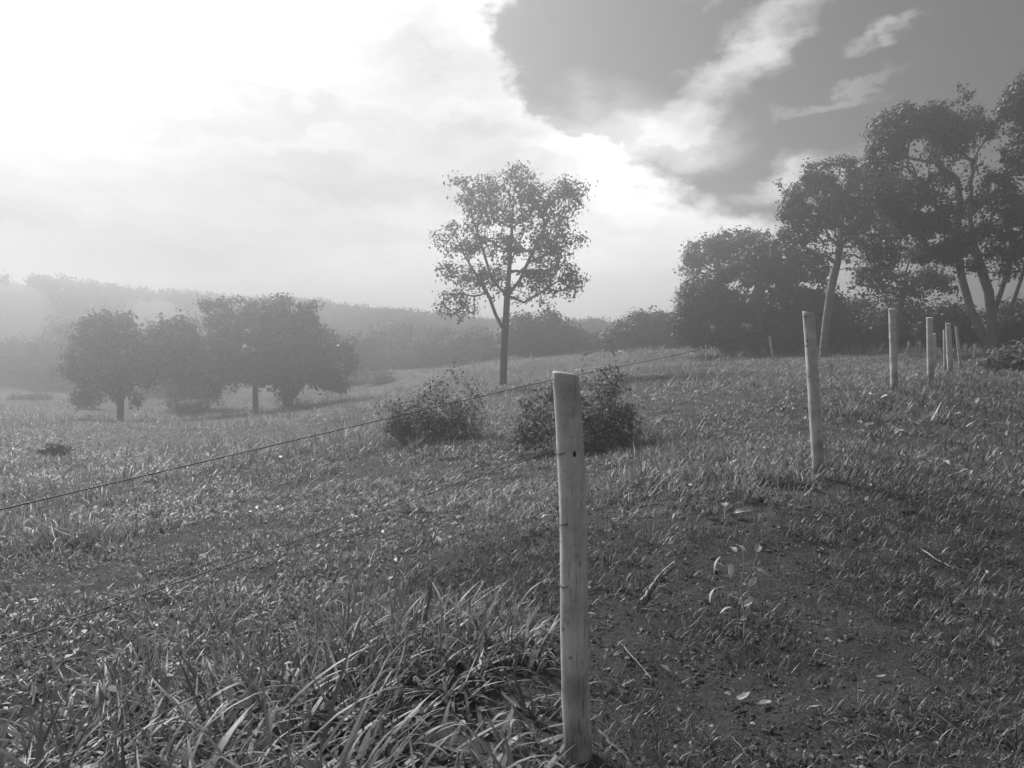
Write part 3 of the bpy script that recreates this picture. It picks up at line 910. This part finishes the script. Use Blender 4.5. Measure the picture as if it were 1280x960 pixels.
# far scrub woods covering the hills: one mass
def hill_wood():
    n = 9000
    r = rng.uniform(82, 150, n); az = np.radians(rng.uniform(-62, 62, n))
    top, up = hill_height(az, r)
    m = fbm(az * 14, r * .035, 44, 4) + .18 * sstep(.8, 1, up)
    k = rng.uniform(0, 1, n) < sstep(.49, .60, m)
    r, az = r[k], az[k]
    x, y = r * np.sin(az), r * np.cos(az)
    hgt = rng.uniform(.8, 2.3, len(x))
    z = gz(x, y)
    idx = np.repeat(np.arange(len(x)), 34)
    nn = len(idx)
    d = rng.normal(0, 1, (nn, 3)); d /= np.linalg.norm(d, axis=1)[:, None]
    u = rng.uniform(.35, 1.05, nn)[:, None]
    hh = hgt[idx][:, None]
    c = np.stack([x, y, z], 1)[idx] + d * u * hh * np.array([.75, .75, .5]) + np.array([0, 0, .5]) * hh
    t = np.clip(rng.normal(1, .12, nn), .5, 1.6) * np.clip(rng.normal(1, .2, len(x)), .5, 1.5)[idx]
    return leaf_quads(c, rng.uniform(.25, .6, nn), t, .35, .7)


wv, wf, wt = hill_wood()
hw = link("hillside_scrub", np_mesh("hillside_scrub", wv, wf, wt), M_far)
tag(hw, "scrub woodland covering the hazy hillside behind the pasture", "woodland", kind="stuff")


# ------------------------------------------------------------------ fence posts
def post_mesh(h, r, lean, seed, notch=True):
    rs = np.random.default_rng(seed)
    n, m = 28, 46
    zz = np.concatenate([np.linspace(-.12, h - .012, m), [h - .006, h]])
    a = np.linspace(0, 2 * math.pi, n, endpoint=False)
    v = []
    bend = rs.normal(0, .0022, 4)
    for i, z in enumerate(zz):
        t = max(0, z / h)
        rr = r * (1.06 - .12 * t)
        if i == m: rr *= .985
        if i == m + 1: rr *= .93
        prof = 1 + .05 * np.cos(a * 2 + seed) + .025 * np.cos(a * 3 + 4 * t + seed) + (noise2(a * 1.6 + seed, np.full(n, z * 9), seed) - .5) * .06 + (noise2(a * 5, np.full(n, z * 2.2), seed + 5) - .5) * .05
        cx = lean[0] * t + bend[0] * math.sin(3 * t + 1) + bend[1] * math.sin(7 * t)
        cy = lean[1] * t + bend[2] * math.sin(3 * t)
        top = .008 * np.cos(a + seed) if i >= m - 1 else 0
        v.append(np.stack([cx + rr * prof * np.cos(a), cy + rr * prof * np.sin(a), np.full(n, z) + top], 1))
    v = np.vstack(v); M = len(zz)
    f = []
    for i in range(M - 1):
        for j in range(n):
            f.append((i * n + j, i * n + (j + 1) % n, (i + 1) * n + (j + 1) % n, (i + 1) * n + j))
    # sawn top: two rings and a centre
    k = (M - 1) * n; c = v[k:k + n].mean(0)
    ring = c + (v[k:k + n] - c) * .5
    v = np.vstack([v, ring, c])
    q = M * n
    for j in range(n):
        f.append((k + j, k + (j + 1) % n, q + (j + 1) % n, q + j))
    for j in range(0, n, 2):
        f.append((q + n, q + j, q + (j + 1) % n, q + (j + 2) % n))
    return v, np.array(f, np.int32)


def axis_at(h, lean, z):
    return np.array([lean[0] * z / h, lean[1] * z / h, z])


def wrap_ring(center, r, thick, turns=1.0):
    """wire staple: a small U driven into the face of the post that faces the field"""
    a = np.linspace(math.radians(150), math.radians(250), 9)
    pts = [center + np.array([math.cos(t) * r, math.sin(t) * r, .006 * math.sin(3 * t)]) for t in a]
    return tube(pts, [thick] * len(pts), 6)


post_info = []
PG = "wooden posts of the wire fence"
plabels = ["nearest thick round wooden fence post, standing full height in front",
           "leaning pale fence post second along the row, beside the trodden ground",
           "third pale fence post along the row, standing alone before dark bush",
           "fourth fence post along the row, with a thinner post showing behind it",
           "fifth fence post along the row, close to the leaning far stake"]
for i, (tx, ty, bx, by, Y, r) in enumerate(POSTS_PX):
    b = W(bx, by, Y); b[2] = float(surf(b[0], b[1])[0])
    t = W(tx, ty, Y)
    h = t[2] - b[2]; lean = (t[0] - b[0], 0.0)
    root = tag(empty("fence_post", b), plabels[i], "fence post", PG)
    v, f = post_mesh(h, r, lean, 3 + i * 7)
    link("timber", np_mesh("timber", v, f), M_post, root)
    atts = []
    for q, fr in enumerate((.975, .80, .62, .46, .30)):
        c = axis_at(h, lean, h * fr)
        atts.append(b + c)
        if q in (0, 1, 2, 3):
            sv, sf = wrap_ring(c, r * .975, .0022 if i < 2 else .004)
            link("staple", np_mesh("staple", sv, sf), M_staple, root)
        # knots in the wood
    for q in range(4):
        zz = h * (.18 + .2 * q + .06 * rng.uniform(-1, 1)); a = math.radians(-90 + rng.uniform(-55, 30))
        c = axis_at(h, lean, zz) + np.array([math.cos(a), math.sin(a), 0]) * r * .97
        th = np.linspace(0, 2 * math.pi, 10, endpoint=False)
        tang = np.array([-math.sin(a), math.cos(a), 0]); nrm = np.array([math.cos(a), math.sin(a), 0])
        sz = rng.uniform(.006, .011)
        rings = [(1.0, -.002), (.8, .004), (.35, .001)]
        kv = np.vstack([[c + tang * math.cos(x) * sz * .7 * s + np.array([0, 0, 1]) * math.sin(x) * sz * 1.3 * s + nrm * (e + .002) for x in th] for s, e in rings])
        kf = [(g_ * 10 + j, g_ * 10 + (j + 1) % 10, (g_ + 1) * 10 + (j + 1) % 10, (g_ + 1) * 10 + j) for g_ in range(2) for j in range(10)]
        kf += [(20, 21, 22, 23), (20, 23, 24, 25), (20, 25, 26, 27), (20, 27, 28, 29)]
        link("knot", np_mesh("knot", kv, np.array(kf, np.int32)), M_staple, root)
    post_info.append((b, h, lean, r, atts))

# thin stakes farther along
for (tx, ty, bx, by, Y, r, lab) in [
    (1168, 417, 1168, 471, 24, .05, "thin stake just behind the fourth fence post"),
    (1181, 412, 1182, 463, 25, .055, "slim stake touching the left side of the fifth fence post in view"),
    (1195, 408, 1201, 459, 25.5, .045, "crooked stake tilting left of the largest tree"),
    (1207, 429, 1208, 458, 30, .06, "short grey stake between the crooked stake and the largest tree"),
    (1219, 430, 1218, 456, 29, .06, "short grey stake touching the foot of the largest tree"),
    (1136, 427, 1136, 446, 36, .07, "small distant stake between third and fourth post, left of its neighbour"),
    (1150, 426, 1150, 446, 36, .06, "small distant stake just left of the fourth fence post"),
    (962, 421, 967, 446, 36, .05, "thin tilted stake at the foot of the wide dense tree"),
    (883, 432, 883, 446, 38, .06, "tiny stake before the left end of the thicket"),
]:
    b = W(bx, by, Y); b[2] = g1(b[0], b[1])
    t = W(tx, ty, Y); h = max(.4, t[2] - b[2])
    v, f = post_mesh(h, r, (t[0] - b[0], 0), int(bx))
    o = link("fence_stake", np_mesh("fence_stake", v, f), M_post)
    o.location = b
    tag(o, lab, "fence stake", "thin stakes near the thicket")

# wires: from the unseen post behind the viewer on the left, along all posts
wl = ["topmost wire of the fence, stapled just under the post tops",
      "middle wire of the fence, crossing the pasture halfway down the nearest post",
      "lowest wire of the fence, running through the long grass at bottom left"]
wz_px = [(0, 637), (0, 806), (345, 821)]
wz_d = [1.24, 1.24, 1.85]
post_fr = [(474, .975), (561, .80), (645, .62)]
for k in range(3):
    b, h, lean, r, atts = post_info[0]
    zw = W(705, post_fr[k][0], 2.94)[2]
    fr = (zw - b[2]) / h
    p1 = b + axis_at(h, lean, h * fr) + np.array([-r * .95, -r * .3, 0])
    q = W(wz_px[k][0], wz_px[k][1], wz_d[k])
    d = (q - p1)
    e = p1 + d * 2.3
    pts = [e + (p1 - e) * s for s in np.linspace(0, 1, 24)]
    prev = p1
    for i in range(1, 5):
        bb, hh, ll, rr, aa = post_info[i]
        c = bb + axis_at(hh, ll, hh * (fr if i > 1 else fr)) + np.array([-rr * .95, -rr * .3, 0])
        for s in np.linspace(0, 1, 16)[1:]:
            p = prev + (c - prev) * s; p = p - np.array([0, 0, .05 * math.sin(math.pi * s)])
            pts.append(p)
        prev = c
    pts = np.array(pts)
    v, f = tube(pts, np.full(len(pts), .00125), 6)
    o = link("fence_wire", np_mesh("fence_wire", v, f), M_wire)
    tag(o, wl[k], "wire", "wires of the fence")


# ------------------------------------------------------------------ sticks, twigs and leaves on the ground
def stick(name, pxpts, rad, label, cat, lift=.012, mat=M_stick, tips=True):
    pts = [G(*p) for p in pxpts]
    dense = []
    for a, b in zip(pts[:-1], pts[1:]):
        for s in np.linspace(0, 1, 5)[:-1]: dense.append(a + (b - a) * s)
    dense.append(pts[-1]); dense = np.array(dense)
    dense[:, 2] = surf(dense[:, 0], dense[:, 1]) + lift + rad
    dense += rng.normal(0, rad * .35, dense.shape)
    rr = rad * (1.1 - .5 * np.linspace(0, 1, len(dense))) * rng.uniform(.85, 1.15, len(dense))
    v, f = tube(dense, rr, 8)
    o = link(name, np_mesh(name, v, f), mat)
    return tag(o, label, cat)


stick("fallen_stick", [(801, 757), (812, 738), (826, 724), (842, 708)], .0085, "thick bent dead stick lying on bare soil right of the nearest post", "stick")
stick("fallen_stick", [(743, 908), (762, 930), (790, 955)], .008, "half-buried stick lying at the foot of the nearest post", "stick", lift=-.008, mat=M_bark)
stick("dry_twig", [(1150, 690), (1170, 704), (1186, 712), (1214, 718)], .005, "thin pale forked twig on the trodden ground at right", "twig")
stick("dry_twig", [(775, 806), (792, 828), (806, 842), (815, 852)], .0022, "fine pale twig on bare soil below the thick bent stick", "twig")
stick("dry_twig", [(1098, 690), (1112, 692), (1124, 696)], .004, "short straight twig left of the forked pale twig", "twig")
stick("dry_twig", [(893, 925), (915, 925), (935, 958)], .004, "bent twig lying in thin grass at the bottom of the trodden strip", "twig", mat=M_bark)


def leaf_surface(L, Wd, curl, n=7, m=4):
    """a leaf blade lying along +x from its stalk, folded and curled"""
    v, f = [], []
    for i in range(n + 1):
        s = i / n
        w = Wd * .5 * (math.sin(math.pi * min(1, s ** .8 * .97 + .03)) ** .8) if 0 < i < n else Wd * .02
        for j in range(-m, m + 1):
            t = j / m
            v.append((L * s, w * t, abs(t) * w * .35 + curl * L * (s - .3) ** 2 + .02 * L * math.sin(9 * s + 3 * t)))
    c = 2 * m + 1
    for i in range(n):
        for j in range(2 * m):
            f.append((i * c + j, (i + 1) * c + j, (i + 1) * c + j + 1, i * c + j + 1))
    return np.array(v), np.array(f, np.int32)


def rot(v, yaw, pitch, roll):
    cr_, sr = math.cos(roll), math.sin(roll)
    v = v @ np.array([[1, 0, 0], [0, cr_, -sr], [0, sr, cr_]]).T
    c, s = math.cos(pitch), math.sin(pitch)
    v = v @ np.array([[c, 0, -s], [0, 1, 0], [s, 0, c]]).T
    c, s = math.cos(yaw), math.sin(yaw)
    return v @ np.array([[c, -s, 0], [s, c, 0], [0, 0, 1]]).T


dl = [(920, 878, .07, "pale crumpled leaf on the soil below the sapling"), (963, 882, .08, "torn pale leaf right of the crumpled leaf below the sapling"),
      (1248, 815, .09, "narrow pale leaf on thin grass at the right edge"), (1090, 608, .07, "small dry leaf near the foot of the second post"),
      (738, 737, .06, "dry leaf close to the right side of the nearest post"), (850, 880 + 8, .05, "tiny pale leaf midway between post foot and sapling"),
      (1030, 690, .05, "tiny dry leaf on trodden ground right of the sapling"), (1010, 892, .05, "small dry leaf in the shaded thin grass at bottom"),
      (1245, 755, .06, "dry leaf right of the forked pale twig"), (1094, 848, .05, "small round dry leaf among short grass lower right"),
      (556, 832, .07, "crumpled dry leaf lying in the long grass left of the nearest post"), (20, 815, .10, "long pale dry leaf in the grass under the middle wire")]
for (px, py, L, lab) in dl:
    p = G(px, py); p[2] = float(surf(p[0], p[1])[0]) + (.02 if px > 640 else .12)
    v, f = leaf_surface(L, L * .45, rng.uniform(.4, 1.0))
    v = rot(v, rng.uniform(0, 6.28), rng.uniform(-.1, .35), rng.uniform(-.4, .4))
    o = link("dry_leaf", np_mesh("dry_leaf", v, f, np.full(len(v), rng.uniform(.7, 1.1))), M_dry)
    o.location = p
    tag(o, lab, "leaf", "dry leaves on the ground")


# sapling with broad leaves on the bare soil, and low broad-leaved weeds
def leafy_plant(name, label, group, base, stems, leaves, mat, cat):
    """stems: list of polylines relative to base; leaves: (pos, length, yaw, pitch, roll)"""
    root = tag(empty(name, base), label, cat, group)
    parts = []
    for pts, r in stems:
        pts = np.array(pts, float)
        parts.append(tube(pts, r * (1 - .6 * np.linspace(0, 1, len(pts))), 6))
    link("stem", np_mesh("stem", *merge(parts)), M_stick, root)
    for (pos, L, yaw, pitch, roll, t) in leaves:
        v, f = leaf_surface(L, L * .4, -.25, 7, 3)
        v = rot(v, yaw, pitch, roll) + np.array(pos)
        link("leaf", np_mesh("leaf", v, f, np.full(len(v), t)), mat, root)
    return root


sb = G(930, 795)
Ys = sb[1]
sl = []
for (px, py, L, yaw, pitch, roll, t) in [
    (900, 695, .10, 200, -60, .5, 2.0), (914, 704, .085, 250, -65, -.3, 1.6), (933, 690, .08, 120, 25, .2, 1.0), (893, 735, .085, 215, -55, .6, 1.9),
    (935, 733, .09, 35, 25, .7, 1.6), (910, 735, .07, 160, 0, .3, 1.2), (928, 758, .085, 20, 25, .6, 1.7), (935, 745, .10, 310, -30, .1, .8),
    (925, 775, .06, 30, 10, .6, 1.4), (932, 786, .07, 300, -40, .4, 1.1), (945, 710, .09, 330, -20, .2, .9), (950, 735, .10, 340, -35, -.2, .7),
    (920, 690, .09, 95, 10, .1, 1.0), (945, 690, .10, 60, 15, .4, 1.1), (940, 765, .09, 345, -30, 0, .8), (915, 758, .08, 190, -20, .2, 1.0)]:
    p = W(px, py, Ys + rng.uniform(-.06, .06)) - sb
    sl.append((p, L, math.radians(yaw), math.radians(pitch), roll, t))
def top_at(px, py): return W(px, py, Ys) - sb
leafy_plant("sapling", "young broad-leaved sapling growing from bare soil, pale leaves facing the light", None, sb,
            [([(0, 0, -.02), top_at(931, 770), top_at(926, 735), top_at(930, 700), top_at(928, 682)], .005),
             ([top_at(926, 735), top_at(905, 715), top_at(900, 698)], .003), ([top_at(926, 735), top_at(940, 715), top_at(946, 692)], .003),
             ([top_at(928, 750), top_at(905, 742), top_at(895, 735)], .003)], sl, M_sap, "plant")
for (px, py, s, lab) in [(1168, 596, 1.0, "low weed with broad leaves between the second post and right edge"), (1138, 545, 1.3, "broad-leaved weed with one upright pale leaf behind the second post"),
                         (1075, 545, 1.2, "spreading leafy weed just right of the second fence post"), (1215, 600, .9, "small broad-leaved weed nearest the right edge of the trodden strip"),
                         (1218, 512, 1.5, "leafy weed clump in the turf before the last fence posts"), (1095, 510, 1.4, "leafy weed at the foot of the third fence post"),
                         (905, 648, 1.1, "flattened leafy weed on the grass edge above the sapling"), (1262, 548, 1.3, "leafy weed close to the right edge halfway to the bushes")]:
    b = G(px, py); b[2] = float(surf(b[0], b[1])[0])
    ls, sts = [], []
    for q in range(9):
        yaw = rng.uniform(0, 6.28); L = s * rng.uniform(.07, .13); hh = rng.uniform(.03, .16) * s; rr = rng.uniform(.02, .10) * s
        p = np.array([math.cos(yaw) * rr, math.sin(yaw) * rr, hh])
        ls.append((p, L, yaw + rng.normal(0, .4), rng.uniform(-.5, .7), rng.uniform(-.6, .6), float(np.clip(rng.normal(.9, .35), .4, 1.8))))
        sts.append(([(0, 0, -.01), p * .5 + np.array([0, 0, .02]), p], .0025))
    leafy_plant("broadleaf_weed", lab, "broad-leaved weeds on the trodden strip", b, sts, ls, M_sap, "weed")

for (px, Y, ty, lab) in [(727, 11.6, 446, "pale dead stalk with drooping leaves rising behind the nearest post top"), (768, 11.9, 436, "taller pale seedy stalk rising from the shrub right of the nearest post")]:
    b = W(px, 540, Y); b[2] = g1(b[0], b[1])
    tp_ = W(px + 1, ty, Y) - b
    ls = []
    for q in range(12):
        a = .55 + .45 * q / 11; yaw = rng.uniform(0, 6.28)
        ls.append((tp_ * a, rng.uniform(.10, .2), yaw, rng.uniform(-1.2, .9), rng.uniform(-.6, .6), float(rng.uniform(.5, 1.0))))
    leafy_plant("dry_stalk", lab, "dead stalks by the shrub", b, [([(0, 0, 0), tp_ * .5 + np.array([.02, 0, 0]), tp_], .007)], ls, M_dry, "plant")

# dark clod
p = G(1133, 642)  # flattened dark lump set down as a dark spot
u, w_ = np.meshgrid(np.linspace(0, 2 * math.pi, 20, endpoint=False), np.linspace(.05, math.pi - .05, 9), indexing="ij")
cl = np.stack([np.sin(w_) * np.cos(u), np.sin(w_) * np.sin(u), np.cos(w_)], -1).reshape(-1, 3)
cl = cl * np.array([.075, .05, .022]) * (1 + .35 * (fbm(cl[:, 0] * 3 + 5, cl[:, 1] * 3 + cl[:, 2] * 2, 9, 3) - .5)[:, None])
cf = [(i * 9 + j, ((i + 1) % 20) * 9 + j, ((i + 1) % 20) * 9 + j + 1, i * 9 + j + 1) for i in range(20) for j in range(8)]
o = link("dark_spot", np_mesh("dark_spot", cl, np.array(cf, np.int32)), M_dark)
o.location = (p[0], p[1], float(surf(p[0], p[1])[0]) + .012)
tag(o, "dark flat clod lying on the trodden ground right of the second post", "spot")

# ------------------------------------------------------------------ air
HAZE_DENSITY, HAZE_G = .0105, .82
hzm, nt, out = mat_new("haze air")
pv = nd(nt, "ShaderNodeVolumePrincipled")
pv.inputs["Color"].default_value = (.95, .95, .95, 1)
pv.inputs["Density"].default_value = HAZE_DENSITY
pv.inputs["Anisotropy"].default_value = HAZE_G
nt.links.new(pv.outputs[0], out.inputs["Volume"])
zmax = 14.6; zmin = -6.5; R_ = 178
bx = np.array([(sx * R_, sy * R_, z) for z in (zmin, zmax) for sx, sy in ((-1, -1), (1, -1), (1, 1), (-1, 1))], float)
bfc = np.array([(0, 3, 2, 1), (4, 5, 6, 7), (0, 1, 5, 4), (1, 2, 6, 5), (2, 3, 7, 6), (3, 0, 4, 7)], np.int32)
hz = link("haze", np_mesh("haze", bx, bfc, smooth=False), hzm)
tag(hz, "pale sunlit haze hanging over the valley and pasture", "haze", kind="stuff")

# ------------------------------------------------------------------ sun and sky
SUN_AZ, SUN_EL = math.radians(-35), math.radians(41)
sd = bpy.data.lights.new("sun", "SUN"); sd.energy = 5.0; sd.angle = math.radians(9.0); sd.color = (1, 1, 1)
so_ = bpy.data.objects.new("sun", sd); COL.objects.link(so_)
so_.rotation_euler = (math.pi / 2 - SUN_EL, 0, math.pi - SUN_AZ)
so_.location = (-30, 40, 40)

w = bpy.data.worlds.new("World"); SC.world = w; w.use_nodes = True
nt = w.node_tree; nt.nodes.clear()
wo = nd(nt, "ShaderNodeOutputWorld"); bgn = nd(nt, "ShaderNodeBackground")
STR = .1
bgn.inputs["Strength"].default_value = STR
sky = nd(nt, "ShaderNodeTexSky", sky_type="NISHITA", sun_disc=False)
sky.sun_elevation = SUN_EL; sky.sun_rotation = SUN_AZ
bw = nd(nt, "ShaderNodeRGBToBW"); nt.links.new(sky.outputs[0], bw.inputs[0])
tc = nd(nt, "ShaderNodeTexCoord")
sx = nd(nt, "ShaderNodeSeparateXYZ"); nt.links.new(tc.outputs["Generated"], sx.inputs[0])
az = math_n(nt, "ARCTAN2", sx.outputs[0], sx.outputs[1])
el = math_n(nt, "ARCSINE", sx.outputs[2])
ae = nd(nt, "ShaderNodeCombineXYZ"); nt.links.new(az, ae.inputs[0]); nt.links.new(el, ae.inputs[1])
# ragged edges: the direction is warped by noise before the cloud shapes are looked up
nz = nd(nt, "ShaderNodeTexNoise", i_Scale=10.0, i_Detail=10.0, i_Roughness=.62)
mp = nd(nt, "ShaderNodeMapping"); mp.inputs["Scale"].default_value = (1, 1.7, 1)
nt.links.new(ae.outputs[0], mp.inputs[0]); nt.links.new(mp.outputs[0], nz.inputs["Vector"])
vs_ = nd(nt, "ShaderNodeVectorMath", operation="SUBTRACT"); vs_.inputs[1].default_value = (.5, .5, .5)
nt.links.new(nz.outputs["Color"], vs_.inputs[0])
vm = nd(nt, "ShaderNodeVectorMath", operation="MULTIPLY_ADD"); vm.inputs[1].default_value = (.17, .12, 0)
nt.links.new(vs_.outputs[0], vm.inputs[0]); nt.links.new(ae.outputs[0], vm.inputs[2])
WARP = vm.outputs[0]


def px_ae(px, py):
    d = ray(px, py); d = d / np.linalg.norm(d)
    return math.atan2(d[0], d[1]), math.asin(d[2])


def blob(px, py, rx, ry, rot_deg, soft0, soft1, vec=None):
    """1 inside an ellipse of directions, 0 outside"""
    a, e = px_ae(px, py)
    m = nd(nt, "ShaderNodeMapping", vector_type="TEXTURE")
    m.inputs["Location"].default_value = (a, e, 0)
    m.inputs["Rotation"].default_value = (0, 0, math.radians(rot_deg))
    m.inputs["Scale"].default_value = (rx / F, ry / F, 1)
    nt.links.new(vec or WARP, m.inputs[0])
    L = nd(nt, "ShaderNodeVectorMath", operation="LENGTH"); nt.links.new(m.outputs[0], L.inputs[0])
    return maprange(nt, L.outputs["Value"], soft1, soft0, 0, 1, True)


def mx2(a, b): return math_n(nt, "MAXIMUM", a, b)


gap = mx2(blob(765, 55, 150, 95, 0, .86, 1.05), blob(1150, 60, 330, 185, 12, .87, 1.05))
gap = mx2(gap, blob(940, 190, 75, 55, -20, .7, 1.1))
gap = mx2(gap, blob(1500, 0, 420, 330, 0, .7, 1.2))
gap = mx2(gap, maprange(nt, az, math.radians(42), math.radians(70), 0, .5, True))  # unseen sky beside and behind half cleared, added to side-light the post
gap = mx2(gap, maprange(nt, az, math.radians(-100), math.radians(-125), 0, .5, True))
streak = mx2(blob(930, 70, 125, 32, 38, 0, 1.35), blob(845, 150, 85, 36, 20, .3, 1.2))
streak = mx2(streak, math_n(nt, "MULTIPLY", mx2(blob(1118, 40, 36, 9, 15, 0, 1.3), math_n(nt, "MULTIPLY", blob(1050, 118, 62, 8, 17, 0, 1.3), .7)), .85))
streak = mx2(streak, math_n(nt, "MULTIPLY", blob(1010, 225, 90, 22, 12, 0, 1.3), .8))
cover = math_n(nt, "MAXIMUM", math_n(nt, "SUBTRACT", 1.0, gap), math_n(nt, "MULTIPLY", streak, .66))
veil = blob(770, 165, 150, 50, 0, .2, 1.3)
cover = math_n(nt, "MAXIMUM", cover, math_n(nt, "MULTIPLY", veil, .55))
# brightness of the cloud: brighter towards the sun, layered near the horizon
n2 = nd(nt, "ShaderNodeTexNoise", i_Scale=3.0, i_Detail=7.0, i_Roughness=.55)
mp2 = nd(nt, "ShaderNodeMapping"); mp2.inputs["Scale"].default_value = (1, 5.5, 1)
nt.links.new(WARP, mp2.inputs[0]); nt.links.new(mp2.outputs[0], n2.inputs["Vector"])
layer = maprange(nt, n2.outputs["Fac"], .3, .7, -.14, .12)
bright = math_n(nt, "ADD", layer, .48)
bright = math_n(nt, "SUBTRACT", bright, math_n(nt, "MULTIPLY", blob(60, 330, 520, 260, 0, .1, 1.2), .36))
bright = math_n(nt, "ADD", bright, math_n(nt, "MULTIPLY", blob(830, 350, 520, 125, 0, .1, 1.25), .60))
bright = math_n(nt, "ADD", bright, math_n(nt, "MULTIPLY", blob(300, -20, 600, 270, -8, 0, 1.25), -.07))
bright = math_n(nt, "ADD", bright, math_n(nt, "MULTIPLY", blob(860, 210, 200, 62, -12, .1, 1.3), .8))
bright = math_n(nt, "ADD", bright, math_n(nt, "MULTIPLY", blob(930, 80, 150, 90, 35, .1, 1.3), .22))
bright = math_n(nt, "ADD", bright, math_n(nt, "MULTIPLY", blob(640, 60, 90, 110, 0, .1, 1.3), .12))
bright = math_n(nt, "MULTIPLY", bright, maprange(nt, el, math.radians(60), math.radians(95), 1.0, .8))
CLOUD_GAIN, BLUE_GAIN = 1.0, .28
cl_v = math_n(nt, "MULTIPLY", bright, CLOUD_GAIN / STR)
bl_v = math_n(nt, "MULTIPLY", bw.outputs[0], BLUE_GAIN)
mxs = nd(nt, "ShaderNodeMix", data_type="FLOAT")
nt.links.new(cover, mxs.inputs[0]); nt.links.new(bl_v, mxs.inputs[2]); nt.links.new(cl_v, mxs.inputs[3])
nt.links.new(mxs.outputs[0], bgn.inputs["Color"])
nt.links.new(bgn.outputs[0], wo.inputs["Surface"])

# ------------------------------------------------------------------ render settings
vs2 = SC.view_settings
vs2.view_transform = "Standard"; vs2.look = "None"; vs2.exposure = 0.62; vs2.gamma = 1.0
vs2.use_curve_mapping = False
SC.cycles.use_denoising = True
SC.cycles.max_bounces = 6
SC.cycles.diffuse_bounces = 3
SC.cycles.transmission_bounces = 3
SC.cycles.volume_bounces = 0
SC.cycles.sample_clamp_indirect = 4
